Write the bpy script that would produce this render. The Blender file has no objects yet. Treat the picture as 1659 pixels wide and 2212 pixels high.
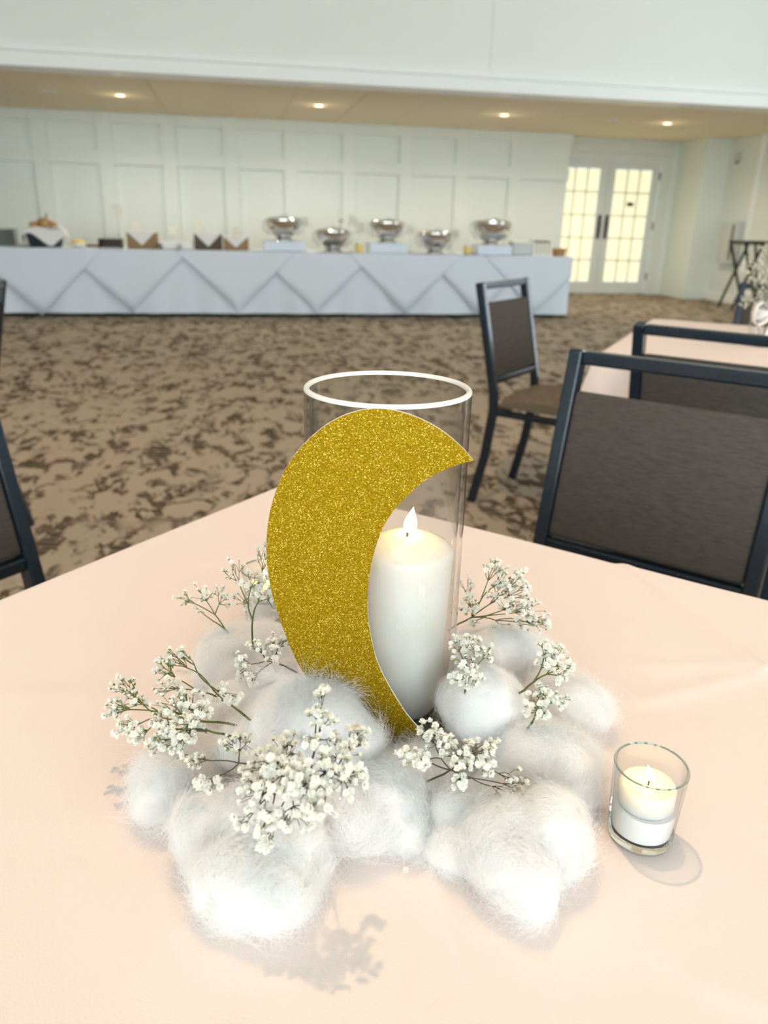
import bpy, bmesh, math, random
import numpy as np
from mathutils import Vector, Matrix, noise

# ------------------------------------------------------------------ camera, light, exposure
sc = bpy.context.scene
COL = sc.collection
rad = math.radians
CAM_LOC = (0.0, 0.0, 1.17)
YAW, PITCH, ROLL, FOCAL_PX = rad(10.94), rad(20.97), rad(1.503), 1667.0
cam_data = bpy.data.cameras.new('camera')
cam_data.sensor_fit = 'HORIZONTAL'
cam_data.sensor_width = 36.0
cam_data.lens = 36.0 * FOCAL_PX / 1659.0
cam_data.clip_start = 0.02
cam_data.clip_end = 100
cam_data.dof.use_dof = True
cam_data.dof.focus_distance = 0.60
cam_data.dof.aperture_fstop = 9.5
cam = bpy.data.objects.new('camera', cam_data)
COL.objects.link(cam)
f_ = Vector((math.sin(YAW) * math.cos(PITCH), math.cos(YAW) * math.cos(PITCH), -math.sin(PITCH)))
r_ = Vector((math.cos(YAW), -math.sin(YAW), 0))
u_ = r_.cross(f_)
r2 = r_ * math.cos(ROLL) + u_ * math.sin(ROLL)
u2 = -r_ * math.sin(ROLL) + u_ * math.cos(ROLL)
M = Matrix((r2, u2, -f_)).transposed().to_4x4()
M.translation = Vector(CAM_LOC)
cam.matrix_world = M
sc.camera = cam

world = bpy.data.worlds.new('daylight_sky')
sc.world = world
world.use_nodes = True
wn = world.node_tree.nodes
wn['Background'].inputs[0].default_value = (0.80, 0.92, 1.0, 1)
wn['Background'].inputs[1].default_value = 1.0

sc.view_settings.view_transform = 'Standard'
sc.view_settings.look = 'None'
sc.view_settings.gamma = 1.0
sc.view_settings.use_curve_mapping = False
sc.view_settings.exposure = 0.10

cy = sc.cycles
cy.max_bounces = 7; cy.diffuse_bounces = 6; cy.glossy_bounces = 4; cy.transmission_bounces = 6; cy.transparent_max_bounces = 12
cy.caustics_reflective = False; cy.caustics_refractive = False
cy.use_light_tree = False
cy.use_adaptive_sampling = True; cy.adaptive_threshold = 0.03

def area_light(name, loc, target, sx, sy, watts, color):
    d = bpy.data.lights.new(name, 'AREA')
    d.shape = 'RECTANGLE'; d.size = sx; d.size_y = sy
    d.energy = watts; d.color = color
    o = bpy.data.objects.new(name, d); COL.objects.link(o)
    o.location = loc
    o.rotation_euler = (Vector(target) - Vector(loc)).to_track_quat('-Z', 'Y').to_euler()
    return o

DAY = (0.84, 0.945, 1.0)
WINDOW_X = (-5.0, -1.9, 1.2, 4.3)                # tall windows behind the photographer
SIDE_WINDOW_Y = (4.9,)           # and along the right hand wall
WIN_Y, WIN_Z0, WIN_Z1, WIN_W, RIGHT_X, LEFT_X = -5.0, 0.5, 3.5, 2.3, 7.78, -8.0
WZ = (WIN_Z0 + WIN_Z1) / 2
for wx in WINDOW_X:
    area_light('window_daylight', (wx, WIN_Y - 0.02, WZ), (wx, 0, WZ), WIN_W, WIN_Z1 - WIN_Z0, 152, DAY)
for wy in SIDE_WINDOW_Y:
    area_light('window_daylight', (RIGHT_X + 0.02, wy, WZ), (0, wy, WZ), WIN_W, WIN_Z1 - WIN_Z0, 110, DAY)

def ceiling_spot(name, loc, watts, color, angle=120, radius=0.05):
    d = bpy.data.lights.new(name, 'SPOT')
    d.energy = watts; d.color = color; d.spot_size = rad(angle); d.spot_blend = 0.6
    d.shadow_soft_size = radius
    o = bpy.data.objects.new(name, d); COL.objects.link(o)
    o.location = loc
    return o

WARM = (1.0, 0.66, 0.40)
HALL_LAMPS = [(-0.05, 1.45, 3.80), (3.9, 1.85, 3.80), (0.02, 6.2, 3.80), (-4.2, 4.0, 3.80)]
for i, p in enumerate(HALL_LAMPS):
    ceiling_spot('hall_downlight_beam', (p[0], p[1], p[2] - 0.03), 150 if i == 0 else 80, WARM, 120, 0.045)
LOW_LAMPS = [(-1.25, 10.75), (1.12, 10.75), (3.53, 10.75), (5.84, 10.75)]
for (x, y) in LOW_LAMPS:
    ceiling_spot('alcove_downlight_beam', (x, y, 2.425), 80, (1.0, 0.90, 0.76), 165, 0.05)
    d = bpy.data.lights.new('alcove_ceiling_fill', 'POINT'); d.energy = 0.7; d.color = (1.0, 0.80, 0.45); d.shadow_soft_size = 0.03  # added lamp under each lens, throws a warm pool on the ceiling
    o = bpy.data.objects.new('alcove_ceiling_fill', d); COL.objects.link(o); o.location = (x, y, 2.31)

# ------------------------------------------------------------------ measured shapes of the centrepiece (metres)
MOON_ORIGIN=(0.0971, 0.4995, 0.0); MOON_RIGHT=(0.9818, -0.19, 0.0); MOON_NORMAL=(-0.19, -0.9818, 0.0)
MOON_OUTER=[(0.0598, 1.0149), (0.0532, 1.0224), (0.0416, 1.0323), (0.029, 1.0401), (0.0166, 1.0454), (0.0044, 1.0485), (-0.0077, 1.0494), (-0.0198, 1.0475), (-0.0319, 1.0428), (-0.0441, 1.035), (-0.0565, 1.0233), (-0.0666, 1.0102), (-0.0744, 0.9942), (-0.0806, 0.9752), (-0.0837, 0.9558), (-0.0843, 0.9361), (-0.0823, 0.9144), (-0.0781, 0.8951), (-0.0719, 0.874), (-0.0645, 0.8528), (-0.0534, 0.8321), (-0.038, 0.8122), (-0.0179, 0.7956), (0.0044, 0.7835), (0.0248, 0.7774)]
MOON_INNER=[(0.0425, 0.7767), (0.0348, 0.7893), (0.0228, 0.8042), (0.0109, 0.824), (0.0006, 0.8447), (-0.0052, 0.862), (-0.0097, 0.885), (-0.0111, 0.9047), (-0.0098, 0.9267), (-0.0063, 0.9468), (-0.0008, 0.9638), (0.0065, 0.977), (0.015, 0.9873), (0.0259, 0.9983), (0.038, 1.0065), (0.0489, 1.0114)]
COTTON={
 'front left':[(-0.0271, 0.4212, 0.7818, 0.0265, 0.0265, 0.0223), (0.0004, 0.4076, 0.7865, 0.0322, 0.0322, 0.027), (0.0189, 0.391, 0.7802, 0.0247, 0.0247, 0.0207), (-0.0179, 0.3835, 0.7821, 0.0269, 0.0269, 0.0226), (0.0045, 0.3671, 0.7783, 0.0223, 0.0223, 0.0188), (-0.0155, 0.3654, 0.7723, 0.0148, 0.0148, 0.0124), (-0.0365, 0.4141, 0.774, 0.017, 0.017, 0.0143), (0.0307, 0.4062, 0.7734, 0.0162, 0.0162, 0.0136)],
 'front middle':[(0.0639, 0.4187, 0.779, 0.0231, 0.0231, 0.0194), (0.0885, 0.4285, 0.7832, 0.0282, 0.0282, 0.0237), (0.1036, 0.4114, 0.7739, 0.0168, 0.0168, 0.0141), (0.06, 0.4377, 0.7769, 0.0206, 0.0206, 0.0173), (0.0437, 0.4414, 0.7738, 0.0166, 0.0166, 0.014), (0.107, 0.4523, 0.777, 0.0207, 0.0207, 0.0174), (0.1003, 0.4024, 0.7653, 0.0057, 0.0057, 0.0048)],
 'front right':[(0.1384, 0.4119, 0.7787, 0.0228, 0.0228, 0.0191), (0.1628, 0.4131, 0.7762, 0.0197, 0.0197, 0.0166), (0.1574, 0.3781, 0.7833, 0.0283, 0.0283, 0.0238), (0.1899, 0.382, 0.7826, 0.0276, 0.0276, 0.0232), (0.1628, 0.3559, 0.779, 0.0232, 0.0232, 0.0195), (0.1688, 0.3447, 0.7704, 0.0123, 0.0123, 0.0103), (0.2012, 0.3721, 0.7724, 0.0149, 0.0149, 0.0126), (0.1293, 0.3898, 0.7742, 0.0172, 0.0172, 0.0145)],
 'left':[(-0.0645, 0.4752, 0.78, 0.0244, 0.0244, 0.0205), (-0.0491, 0.4947, 0.779, 0.0232, 0.0232, 0.0194), (-0.0713, 0.4716, 0.7734, 0.0162, 0.0162, 0.0136), (-0.0419, 0.4752, 0.7728, 0.0154, 0.0154, 0.0129), (-0.0356, 0.4979, 0.7769, 0.0206, 0.0206, 0.0173)],
 'moon':[(0.0252, 0.5003, 0.811, 0.0327, 0.0327, 0.0274), (0.0529, 0.4933, 0.811, 0.0304, 0.0304, 0.0256), (0.0102, 0.4836, 0.806, 0.0207, 0.0207, 0.0174), (0.0753, 0.4749, 0.801, 0.0192, 0.0192, 0.0161), (0.041, 0.5185, 0.816, 0.0227, 0.0227, 0.019), (0.068, 0.4862, 0.806, 0.0219, 0.0219, 0.0184), (-0.0071, 0.4816, 0.797, 0.0213, 0.0213, 0.0179), (0.0189, 0.4594, 0.799, 0.0221, 0.0221, 0.0185), (0.0489, 0.4573, 0.797, 0.0209, 0.0209, 0.0175)],
 'back left':[(-0.018, 0.6384, 0.7841, 0.0294, 0.0294, 0.0247), (0.0077, 0.6386, 0.7843, 0.0296, 0.0296, 0.0248), (-0.031, 0.6273, 0.7748, 0.0179, 0.0179, 0.015), (-0.0019, 0.6002, 0.7797, 0.024, 0.024, 0.0202), (0.0193, 0.6169, 0.7768, 0.0204, 0.0204, 0.0172), (-0.0182, 0.5699, 0.7779, 0.0218, 0.0218, 0.0183)],
 'ball':[(0.18, 0.4985, 0.807, 0.0345, 0.0345, 0.029)],
 'far right':[(0.272, 0.5192, 0.7809, 0.0255, 0.0255, 0.0214), (0.2642, 0.5427, 0.7775, 0.0214, 0.0214, 0.0179)],
 'right':[(0.2023, 0.457, 0.7828, 0.0278, 0.0278, 0.0233), (0.2262, 0.4507, 0.7827, 0.0277, 0.0277, 0.0233), (0.2337, 0.4353, 0.775, 0.0181, 0.0181, 0.0152), (0.1842, 0.446, 0.7767, 0.0203, 0.0203, 0.017), (0.2343, 0.4882, 0.775, 0.0182, 0.0182, 0.0152), (0.2528, 0.4634, 0.7716, 0.014, 0.014, 0.0117), (0.163, 0.4298, 0.774, 0.0169, 0.0169, 0.0142)],
 'back right':[(0.2331, 0.6054, 0.7824, 0.0273, 0.0273, 0.023), (0.2633, 0.6102, 0.7769, 0.0206, 0.0206, 0.0173), (0.2086, 0.6147, 0.779, 0.0231, 0.0231, 0.0194)],
 'tip':[(0.1193, 0.4756, 0.7737, 0.0165, 0.0165, 0.0139), (0.1337, 0.459, 0.7723, 0.0148, 0.0148, 0.0124)],
}
SPRIGS={
 'tall':((0.0018, 0.6101, 0.82),[(-0.0118, 0.627, 0.875, 0.009, 0.0098, 9), (0.0038, 0.6006, 0.88, 0.0094, 0.0079, 10), (0.0151, 0.6074, 0.9, 0.0063, 0.0094, 10), (0.0093, 0.6024, 0.87, 0.0095, 0.0087, 14), (0.0209, 0.603, 0.86, 0.0056, 0.0096, 8), (-0.007, 0.6174, 0.85, 0.0073, 0.0073, 6)]),
 'slender':((-0.0127, 0.6318, 0.8),[(-0.0609, 0.6727, 0.83, 0.007, 0.007, 7), (-0.0429, 0.6601, 0.84, 0.0112, 0.0077, 10), (-0.0238, 0.6481, 0.84, 0.0076, 0.0093, 8), (-0.0471, 0.6637, 0.82, 0.0044, 0.0035, 2)]),
 'beside':((0.0269, 0.5308, 0.835),[(-0.0082, 0.5199, 0.845, 0.0064, 0.0099, 12), (0.0066, 0.5368, 0.85, 0.0088, 0.0051, 10), (0.023, 0.5367, 0.855, 0.0088, 0.0058, 14), (-0.0033, 0.5077, 0.84, 0.0049, 0.0049, 6), (0.0168, 0.5249, 0.85, 0.0057, 0.0057, 6)]),
 'upper':((-0.0066, 0.4784, 0.83),[(-0.0594, 0.5406, 0.845, 0.0094, 0.0058, 10), (-0.0669, 0.5251, 0.845, 0.0063, 0.0084, 10), (-0.0502, 0.5379, 0.85, 0.005, 0.0036, 5), (-0.0625, 0.5071, 0.84, 0.0082, 0.0062, 12), (-0.0217, 0.4847, 0.845, 0.0114, 0.0053, 12)]),
 'leftmost':((-0.0259, 0.4799, 0.825),[(-0.099, 0.5382, 0.825, 0.0093, 0.0058, 10), (-0.1033, 0.5155, 0.82, 0.007, 0.007, 12), (-0.0898, 0.5182, 0.825, 0.0098, 0.007, 12), (-0.0917, 0.4979, 0.815, 0.0082, 0.0075, 12), (-0.083, 0.4896, 0.81, 0.0054, 0.0068, 8)]),
 'leafy':((-0.0221, 0.4591, 0.83),[(-0.0564, 0.4729, 0.845, 0.011, 0.0084, 18), (-0.0436, 0.4748, 0.85, 0.0098, 0.0078, 16), (-0.0627, 0.4636, 0.835, 0.009, 0.0077, 18), (-0.0465, 0.457, 0.84, 0.0108, 0.0082, 20), (-0.0372, 0.4646, 0.845, 0.0084, 0.0077, 14), (-0.0537, 0.4576, 0.825, 0.0096, 0.0045, 10), (-0.0688, 0.4664, 0.82, 0.0058, 0.0052, 7)]),
 'big':((0.0248, 0.3946, 0.845),[(0.0049, 0.3917, 0.855, 0.0113, 0.0096, 24), (0.0194, 0.3964, 0.86, 0.0115, 0.0097, 22), (0.0151, 0.3715, 0.86, 0.0114, 0.0109, 26), (0.0014, 0.3734, 0.85, 0.011, 0.0088, 20), (0.0219, 0.3566, 0.845, 0.0107, 0.007, 16), (0.0059, 0.359, 0.84, 0.0097, 0.0065, 11), (0.0041, 0.3553, 0.83, 0.0065, 0.0043, 6), (-0.0101, 0.3651, 0.835, 0.0054, 0.0038, 5), (0.0253, 0.3635, 0.862, 0.0081, 0.0107, 16)]),
 'mate':((0.043, 0.3887, 0.845),[(0.0278, 0.3615, 0.86, 0.0113, 0.0097, 20), (0.0391, 0.3658, 0.865, 0.0108, 0.0097, 22), (0.0517, 0.3787, 0.87, 0.0095, 0.0095, 18), (0.0619, 0.3905, 0.87, 0.0063, 0.0074, 12), (0.0519, 0.3598, 0.865, 0.0097, 0.0102, 20), (0.0345, 0.3491, 0.85, 0.009, 0.0063, 12)]),
 'spire':((0.0336, 0.3892, 0.85),[(0.0415, 0.387, 0.885, 0.0061, 0.0039, 7), (0.0376, 0.3765, 0.88, 0.0093, 0.0055, 10), (0.0417, 0.3964, 0.9, 0.005, 0.0028, 6), (0.0378, 0.3922, 0.89, 0.0067, 0.0039, 7)]),
 'reach':((0.0136, 0.4007, 0.845),[(-0.0091, 0.4272, 0.845, 0.0103, 0.0061, 14), (-0.0284, 0.404, 0.835, 0.007, 0.0041, 9), (-0.0393, 0.428, 0.835, 0.0067, 0.0042, 8)]),
 'front':((0.1266, 0.4124, 0.815),[(0.1013, 0.4178, 0.83, 0.0082, 0.0038, 9), (0.1081, 0.412, 0.828, 0.0069, 0.005, 9), (0.1164, 0.4232, 0.845, 0.0063, 0.005, 8), (0.1214, 0.4165, 0.84, 0.0081, 0.0069, 12), (0.1326, 0.409, 0.835, 0.0087, 0.0056, 12), (0.1472, 0.4093, 0.835, 0.0094, 0.0056, 14), (0.1536, 0.4064, 0.825, 0.0082, 0.0057, 12), (0.1337, 0.4029, 0.815, 0.0044, 0.0044, 6), (0.136, 0.4029, 0.83, 0.0087, 0.0043, 9), (0.175, 0.4072, 0.81, 0.007, 0.0051, 6), (0.1687, 0.4059, 0.8, 0.0071, 0.0051, 6), (0.179, 0.4031, 0.805, 0.0045, 0.0045, 4), (0.162, 0.4145, 0.835, 0.0044, 0.0025, 3)]),
 'fan':((0.2003, 0.6388, 0.8),[(0.2063, 0.6364, 0.84, 0.008, 0.0089, 9), (0.2069, 0.627, 0.825, 0.0079, 0.0088, 10), (0.2231, 0.6169, 0.87, 0.0094, 0.006, 9), (0.2349, 0.611, 0.865, 0.0111, 0.0068, 12), (0.2444, 0.5999, 0.865, 0.0067, 0.0076, 8), (0.2286, 0.6086, 0.85, 0.0128, 0.0094, 14), (0.2442, 0.6017, 0.85, 0.0111, 0.0094, 12), (0.238, 0.5943, 0.84, 0.0144, 0.0085, 14), (0.2594, 0.6012, 0.83, 0.0112, 0.0086, 12), (0.2697, 0.5957, 0.82, 0.0078, 0.0069, 9), (0.2546, 0.5978, 0.82, 0.0129, 0.006, 10), (0.2346, 0.6097, 0.81, 0.0088, 0.0035, 4), (0.2088, 0.6223, 0.81, 0.0062, 0.0035, 4)]),
 'twig':((0.1592, 0.4792, 0.835),[(0.1526, 0.4893, 0.87, 0.0056, 0.0049, 7), (0.1605, 0.4864, 0.875, 0.0056, 0.0042, 6), (0.1673, 0.4838, 0.87, 0.0049, 0.0063, 7), (0.1758, 0.4809, 0.865, 0.0035, 0.0049, 6), (0.1574, 0.4786, 0.86, 0.0083, 0.0069, 10), (0.1494, 0.4733, 0.85, 0.0062, 0.0048, 8), (0.1614, 0.4715, 0.85, 0.0076, 0.0055, 10)]),
 'upright':((0.2061, 0.4785, 0.83),[(0.2183, 0.4732, 0.87, 0.0083, 0.0049, 9), (0.2269, 0.4703, 0.865, 0.0077, 0.0049, 9), (0.2325, 0.4646, 0.86, 0.0049, 0.0055, 6), (0.2203, 0.4663, 0.86, 0.009, 0.0055, 10), (0.23, 0.4647, 0.85, 0.0049, 0.0056, 6)]),
 'low':((0.2044, 0.4524, 0.82),[(0.2093, 0.4596, 0.835, 0.0069, 0.0069, 10), (0.2249, 0.4573, 0.835, 0.0076, 0.0056, 10), (0.2091, 0.4563, 0.825, 0.0083, 0.0056, 10), (0.2175, 0.4631, 0.84, 0.007, 0.0049, 6)]),
}

# ------------------------------------------------------------------ materials
def new_mat(name):
    m = bpy.data.materials.new(name); m.use_nodes = True
    nt = m.node_tree
    return m, nt, nt.nodes, nt.links, nt.nodes['Principled BSDF']

def pbr(name, col, rough=0.6, metal=0.0, spec=0.5, coat=0.0, noise_scale=None, noise_amt=0.08, bump=0.0, sheen=0.0, sub=0.0):
    m, nt, n, l, b = new_mat(name)
    b.inputs['Base Color'].default_value = (*col, 1)
    b.inputs['Roughness'].default_value = rough
    b.inputs['Metallic'].default_value = metal
    b.inputs['Specular IOR Level'].default_value = spec
    b.inputs['Coat Weight'].default_value = coat
    b.inputs['Sheen Weight'].default_value = sheen
    if sub:
        b.inputs['Subsurface Weight'].default_value = sub
        b.inputs['Subsurface Radius'].default_value = (0.02, 0.012, 0.006)
        b.inputs['Subsurface Scale'].default_value = 0.5
    if noise_scale:
        tc = n.new('ShaderNodeTexCoord'); t = n.new('ShaderNodeTexNoise')
        t.inputs['Scale'].default_value = noise_scale; t.inputs['Detail'].default_value = 4
        l.new(tc.outputs['Object'], t.inputs['Vector'])
        mx = n.new('ShaderNodeMix'); mx.data_type = 'RGBA'
        mx.inputs['A'].default_value = (*[c * (1 - noise_amt) for c in col], 1)
        mx.inputs['B'].default_value = (*[min(1, c * (1 + noise_amt)) for c in col], 1)
        l.new(t.outputs['Fac'], mx.inputs['Factor'])
        l.new(mx.outputs['Result'], b.inputs['Base Color'])
        if bump:
            bp = n.new('ShaderNodeBump'); bp.inputs['Strength'].default_value = bump; bp.inputs['Distance'].default_value = 0.002
            l.new(t.outputs['Fac'], bp.inputs['Height']); l.new(bp.outputs['Normal'], b.inputs['Normal'])
    return m

def clear_glass(name, tint=(1, 1, 1), rough=0.0, boost=1.0):
    m = bpy.data.materials.new(name); m.use_nodes = True
    nt = m.node_tree; n = nt.nodes; l = nt.links
    n.remove(n['Principled BSDF'])
    out = n['Material Output']
    tr = n.new('ShaderNodeBsdfTransparent'); tr.inputs[0].default_value = (*tint, 1)
    gl = n.new('ShaderNodeBsdfGlossy'); gl.inputs['Roughness'].default_value = rough
    fr = n.new('ShaderNodeFresnel'); fr.inputs['IOR'].default_value = 1.5
    ge = n.new('ShaderNodeNewGeometry'); mr = n.new('ShaderNodeMapRange')      # same index seen from either side of the thin wall
    mr.inputs['To Min'].default_value = 1.5; mr.inputs['To Max'].default_value = 1 / 1.5
    l.new(ge.outputs['Backfacing'], mr.inputs['Value']); l.new(mr.outputs['Result'], fr.inputs['IOR'])
    mu = n.new('ShaderNodeMath'); mu.operation = 'MULTIPLY'; mu.inputs[1].default_value = boost; mu.use_clamp = True
    mx = n.new('ShaderNodeMixShader')
    l.new(fr.outputs[0], mu.inputs[0]); l.new(mu.outputs[0], mx.inputs[0])
    l.new(tr.outputs[0], mx.inputs[1]); l.new(gl.outputs[0], mx.inputs[2])
    l.new(mx.outputs[0], out.inputs['Surface'])
    return m

def solid_glass(name, tint=(0.9, 0.97, 0.93), rough=0.02):
    m, nt, n, l, b = new_mat(name)
    b.inputs['Base Color'].default_value = (*tint, 1)
    b.inputs['Roughness'].default_value = rough
    b.inputs['Transmission Weight'].default_value = 1.0
    b.inputs['IOR'].default_value = 1.5
    return m

def emit(name, col, strength):
    m, nt, n, l, b = new_mat(name)
    b.inputs['Base Color'].default_value = (*col, 1)
    b.inputs['Emission Color'].default_value = (*col, 1)
    b.inputs['Emission Strength'].default_value = strength
    m.cycles.emission_sampling = 'NONE'
    b.inputs['Roughness'].default_value = 0.4
    return m

def carpet_mat():
    m, nt, n, l, b = new_mat('patterned_carpet')
    tc = n.new('ShaderNodeTexCoord')
    mp = n.new('ShaderNodeMapping'); mp.inputs['Rotation'].default_value = (0, 0, rad(8))
    mp.inputs['Scale'].default_value = (1.0, 0.50, 1)
    l.new(tc.outputs['Object'], mp.inputs['Vector'])
    def tex(scale, detail, dist, off=0.0, stretch=None):
        t = n.new('ShaderNodeTexNoise'); t.inputs['Scale'].default_value = scale
        t.inputs['Detail'].default_value = detail; t.inputs['Distortion'].default_value = dist
        t.inputs['Roughness'].default_value = 0.55
        mm = n.new('ShaderNodeMapping'); mm.inputs['Location'].default_value = (off, off * 1.7, 0)
        if stretch: mm.inputs['Scale'].default_value = stretch
        l.new(mp.outputs[0], mm.inputs['Vector']); l.new(mm.outputs[0], t.inputs['Vector'])
        return t.outputs['Fac']
    def math_(op, a, bb=None, c=None):
        q = n.new('ShaderNodeMath'); q.operation = op
        for i, v in enumerate((a, bb, c)):
            if v is None: continue
            if isinstance(v, (int, float)): q.inputs[i].default_value = v
            else: l.new(v, q.inputs[i])
        return q.outputs[0]
    def ss(v, lo, hi):
        q = n.new('ShaderNodeMapRange'); q.interpolation_type = 'SMOOTHSTEP'
        q.inputs['From Min'].default_value = lo; q.inputs['From Max'].default_value = hi
        l.new(v, q.inputs['Value']); return q.outputs['Result']
    blot = ss(tex(9.5, 5, 0.25, 3.1), 0.500, 0.545)
    lump = ss(tex(17.0, 3, 0.1, 5.7), 0.41, 0.50)
    region = ss(tex(2.6, 3, 0.3, 11.0), 0.41, 0.52)
    vein = ss(math_('ABSOLUTE', math_('SUBTRACT', tex(5.5, 4, 0.5), 0.5)), 0.045, 0.018)
    mask = ss(tex(5.2, 3, 0.2, 7.3), 0.47, 0.54)
    pat = math_('MAXIMUM', math_('MULTIPLY', vein, mask), math_('MULTIPLY', math_('MULTIPLY', blot, lump), math_('ADD', math_('MULTIPLY', region, 0.85), 0.15)))
    streak = ss(tex(34, 2, 0.0, 1.0, (0.10, 3.2, 1)), 0.30, 0.56)
    pat = math_('MULTIPLY', pat, math_('ADD', math_('MULTIPLY', streak, 0.45), 0.55))
    mx = n.new('ShaderNodeMix'); mx.data_type = 'RGBA'
    mx.inputs['A'].default_value = (0.43, 0.355, 0.27, 1)
    mx.inputs['B'].default_value = (0.088, 0.066, 0.044, 1)
    l.new(pat, mx.inputs['Factor'])
    fine = n.new('ShaderNodeTexNoise'); fine.inputs['Scale'].default_value = 180
    l.new(tc.outputs['Object'], fine.inputs['Vector'])
    m2 = n.new('ShaderNodeMix'); m2.data_type = 'RGBA'; m2.blend_type = 'MULTIPLY'; m2.inputs['Factor'].default_value = 0.35
    l.new(mx.outputs['Result'], m2.inputs['A']); l.new(fine.outputs['Fac'], m2.inputs['B'])
    l.new(mx.outputs['Result'], b.inputs['Base Color'])
    bp = n.new('ShaderNodeBump'); bp.inputs['Strength'].default_value = 0.4; bp.inputs['Distance'].default_value = 0.004
    l.new(fine.outputs['Fac'], bp.inputs['Height']); l.new(bp.outputs['Normal'], b.inputs['Normal'])
    b.inputs['Roughness'].default_value = 1.0; b.inputs['Specular IOR Level'].default_value = 0.05
    return m

def weave_mat(name, c0, c1, scale=420):
    m, nt, n, l, b = new_mat(name)
    tc = n.new('ShaderNodeTexCoord'); mp = n.new('ShaderNodeMapping')
    mp.inputs['Scale'].default_value = (0.10, 0.10, 1.0)
    l.new(tc.outputs['Object'], mp.inputs['Vector'])
    t = n.new('ShaderNodeTexNoise'); t.inputs['Scale'].default_value = scale; t.inputs['Detail'].default_value = 3
    l.new(mp.outputs[0], t.inputs['Vector'])
    cr = n.new('ShaderNodeValToRGB'); cr.color_ramp.elements[0].position = 0.35; cr.color_ramp.elements[1].position = 0.65
    cr.color_ramp.elements[0].color = (*c0, 1); cr.color_ramp.elements[1].color = (*c1, 1)
    l.new(t.outputs['Fac'], cr.inputs['Fac']); l.new(cr.outputs['Color'], b.inputs['Base Color'])
    bp = n.new('ShaderNodeBump'); bp.inputs['Strength'].default_value = 0.25; bp.inputs['Distance'].default_value = 0.001
    l.new(t.outputs['Fac'], bp.inputs['Height']); l.new(bp.outputs['Normal'], b.inputs['Normal'])
    b.inputs['Roughness'].default_value = 0.85; b.inputs['Specular IOR Level'].default_value = 0.2
    return m

def glitter_mat():
    m, nt, n, l, b = new_mat('gold_glitter')
    tc = n.new('ShaderNodeTexCoord')
    v = n.new('ShaderNodeTexVoronoi'); v.inputs['Scale'].default_value = 2200
    l.new(tc.outputs['Object'], v.inputs['Vector'])
    sep = n.new('ShaderNodeSeparateColor'); l.new(v.outputs['Color'], sep.inputs[0])
    cr = n.new('ShaderNodeValToRGB')
    e = cr.color_ramp.elements
    e[0].position = 0.0; e[0].color = (0.235, 0.138, 0.002, 1)
    e[1].position = 0.86; e[1].color = (0.300, 0.185, 0.003, 1)
    x = e.new(0.93); x.color = (0.46, 0.32, 0.012, 1)
    x = e.new(0.985); x.color = (0.90, 0.74, 0.20, 1)  # sparkle of a few flakes put into their base colour
    l.new(sep.outputs[0], cr.inputs['Fac']); l.new(cr.outputs['Color'], b.inputs['Base Color'])
    # each flake is tilted its own way
    sub = n.new('ShaderNodeVectorMath'); sub.operation = 'SUBTRACT'; sub.inputs[1].default_value = (0.5, 0.5, 0.5)
    l.new(v.outputs['Color'], sub.inputs[0])
    scl = n.new('ShaderNodeVectorMath'); scl.operation = 'SCALE'; scl.inputs['Scale'].default_value = 0.6
    l.new(sub.outputs[0], scl.inputs[0])
    geo = n.new('ShaderNodeNewGeometry')
    add = n.new('ShaderNodeVectorMath'); add.operation = 'ADD'
    l.new(geo.outputs['Normal'], add.inputs[0]); l.new(scl.outputs[0], add.inputs[1])
    nrm = n.new('ShaderNodeVectorMath'); nrm.operation = 'NORMALIZE'; l.new(add.outputs[0], nrm.inputs[0])
    l.new(nrm.outputs[0], b.inputs['Normal'])
    b.inputs['Metallic'].default_value = 0.55; b.inputs['Roughness'].default_value = 0.45; b.inputs['Specular IOR Level'].default_value = 0.08
    return m

def candle_mat(name, warm_h, top_h):
    m, nt, n, l, b = new_mat(name)
    b.inputs['Base Color'].default_value = (0.78, 0.765, 0.725, 1)
    b.inputs['Roughness'].default_value = 0.35
    b.inputs['Subsurface Weight'].default_value = 0.9
    b.inputs['Subsurface Radius'].default_value = (0.030, 0.020, 0.010)
    b.inputs['Subsurface Scale'].default_value = 1.0
    return m

def wood_mat(name, c0, c1):
    m, nt, n, l, b = new_mat(name)
    tc = n.new('ShaderNodeTexCoord'); mp = n.new('ShaderNodeMapping'); mp.inputs['Scale'].default_value = (3, 30, 30)
    l.new(tc.outputs['Object'], mp.inputs['Vector'])
    t = n.new('ShaderNodeTexNoise'); t.inputs['Scale'].default_value = 3; t.inputs['Detail'].default_value = 5
    l.new(mp.outputs[0], t.inputs['Vector'])
    mx = n.new('ShaderNodeMix'); mx.data_type = 'RGBA'
    mx.inputs['A'].default_value = (*c0, 1); mx.inputs['B'].default_value = (*c1, 1)
    l.new(t.outputs['Fac'], mx.inputs['Factor']); l.new(mx.outputs['Result'], b.inputs['Base Color'])
    b.inputs['Roughness'].default_value = 0.5
    return m

def fluff_mat(name, col, trans):
    m = bpy.data.materials.new(name); m.use_nodes = True
    nt = m.node_tree; n = nt.nodes; l = nt.links
    n.remove(n['Principled BSDF']); out = n['Material Output']
    d = n.new('ShaderNodeBsdfDiffuse'); d.inputs[0].default_value = (*col, 1)
    t = n.new('ShaderNodeBsdfTranslucent'); t.inputs[0].default_value = (*col, 1)
    mx = n.new('ShaderNodeMixShader'); mx.inputs[0].default_value = trans
    l.new(d.outputs[0], mx.inputs[1]); l.new(t.outputs[0], mx.inputs[2]); l.new(mx.outputs[0], out.inputs['Surface'])
    return m

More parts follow.
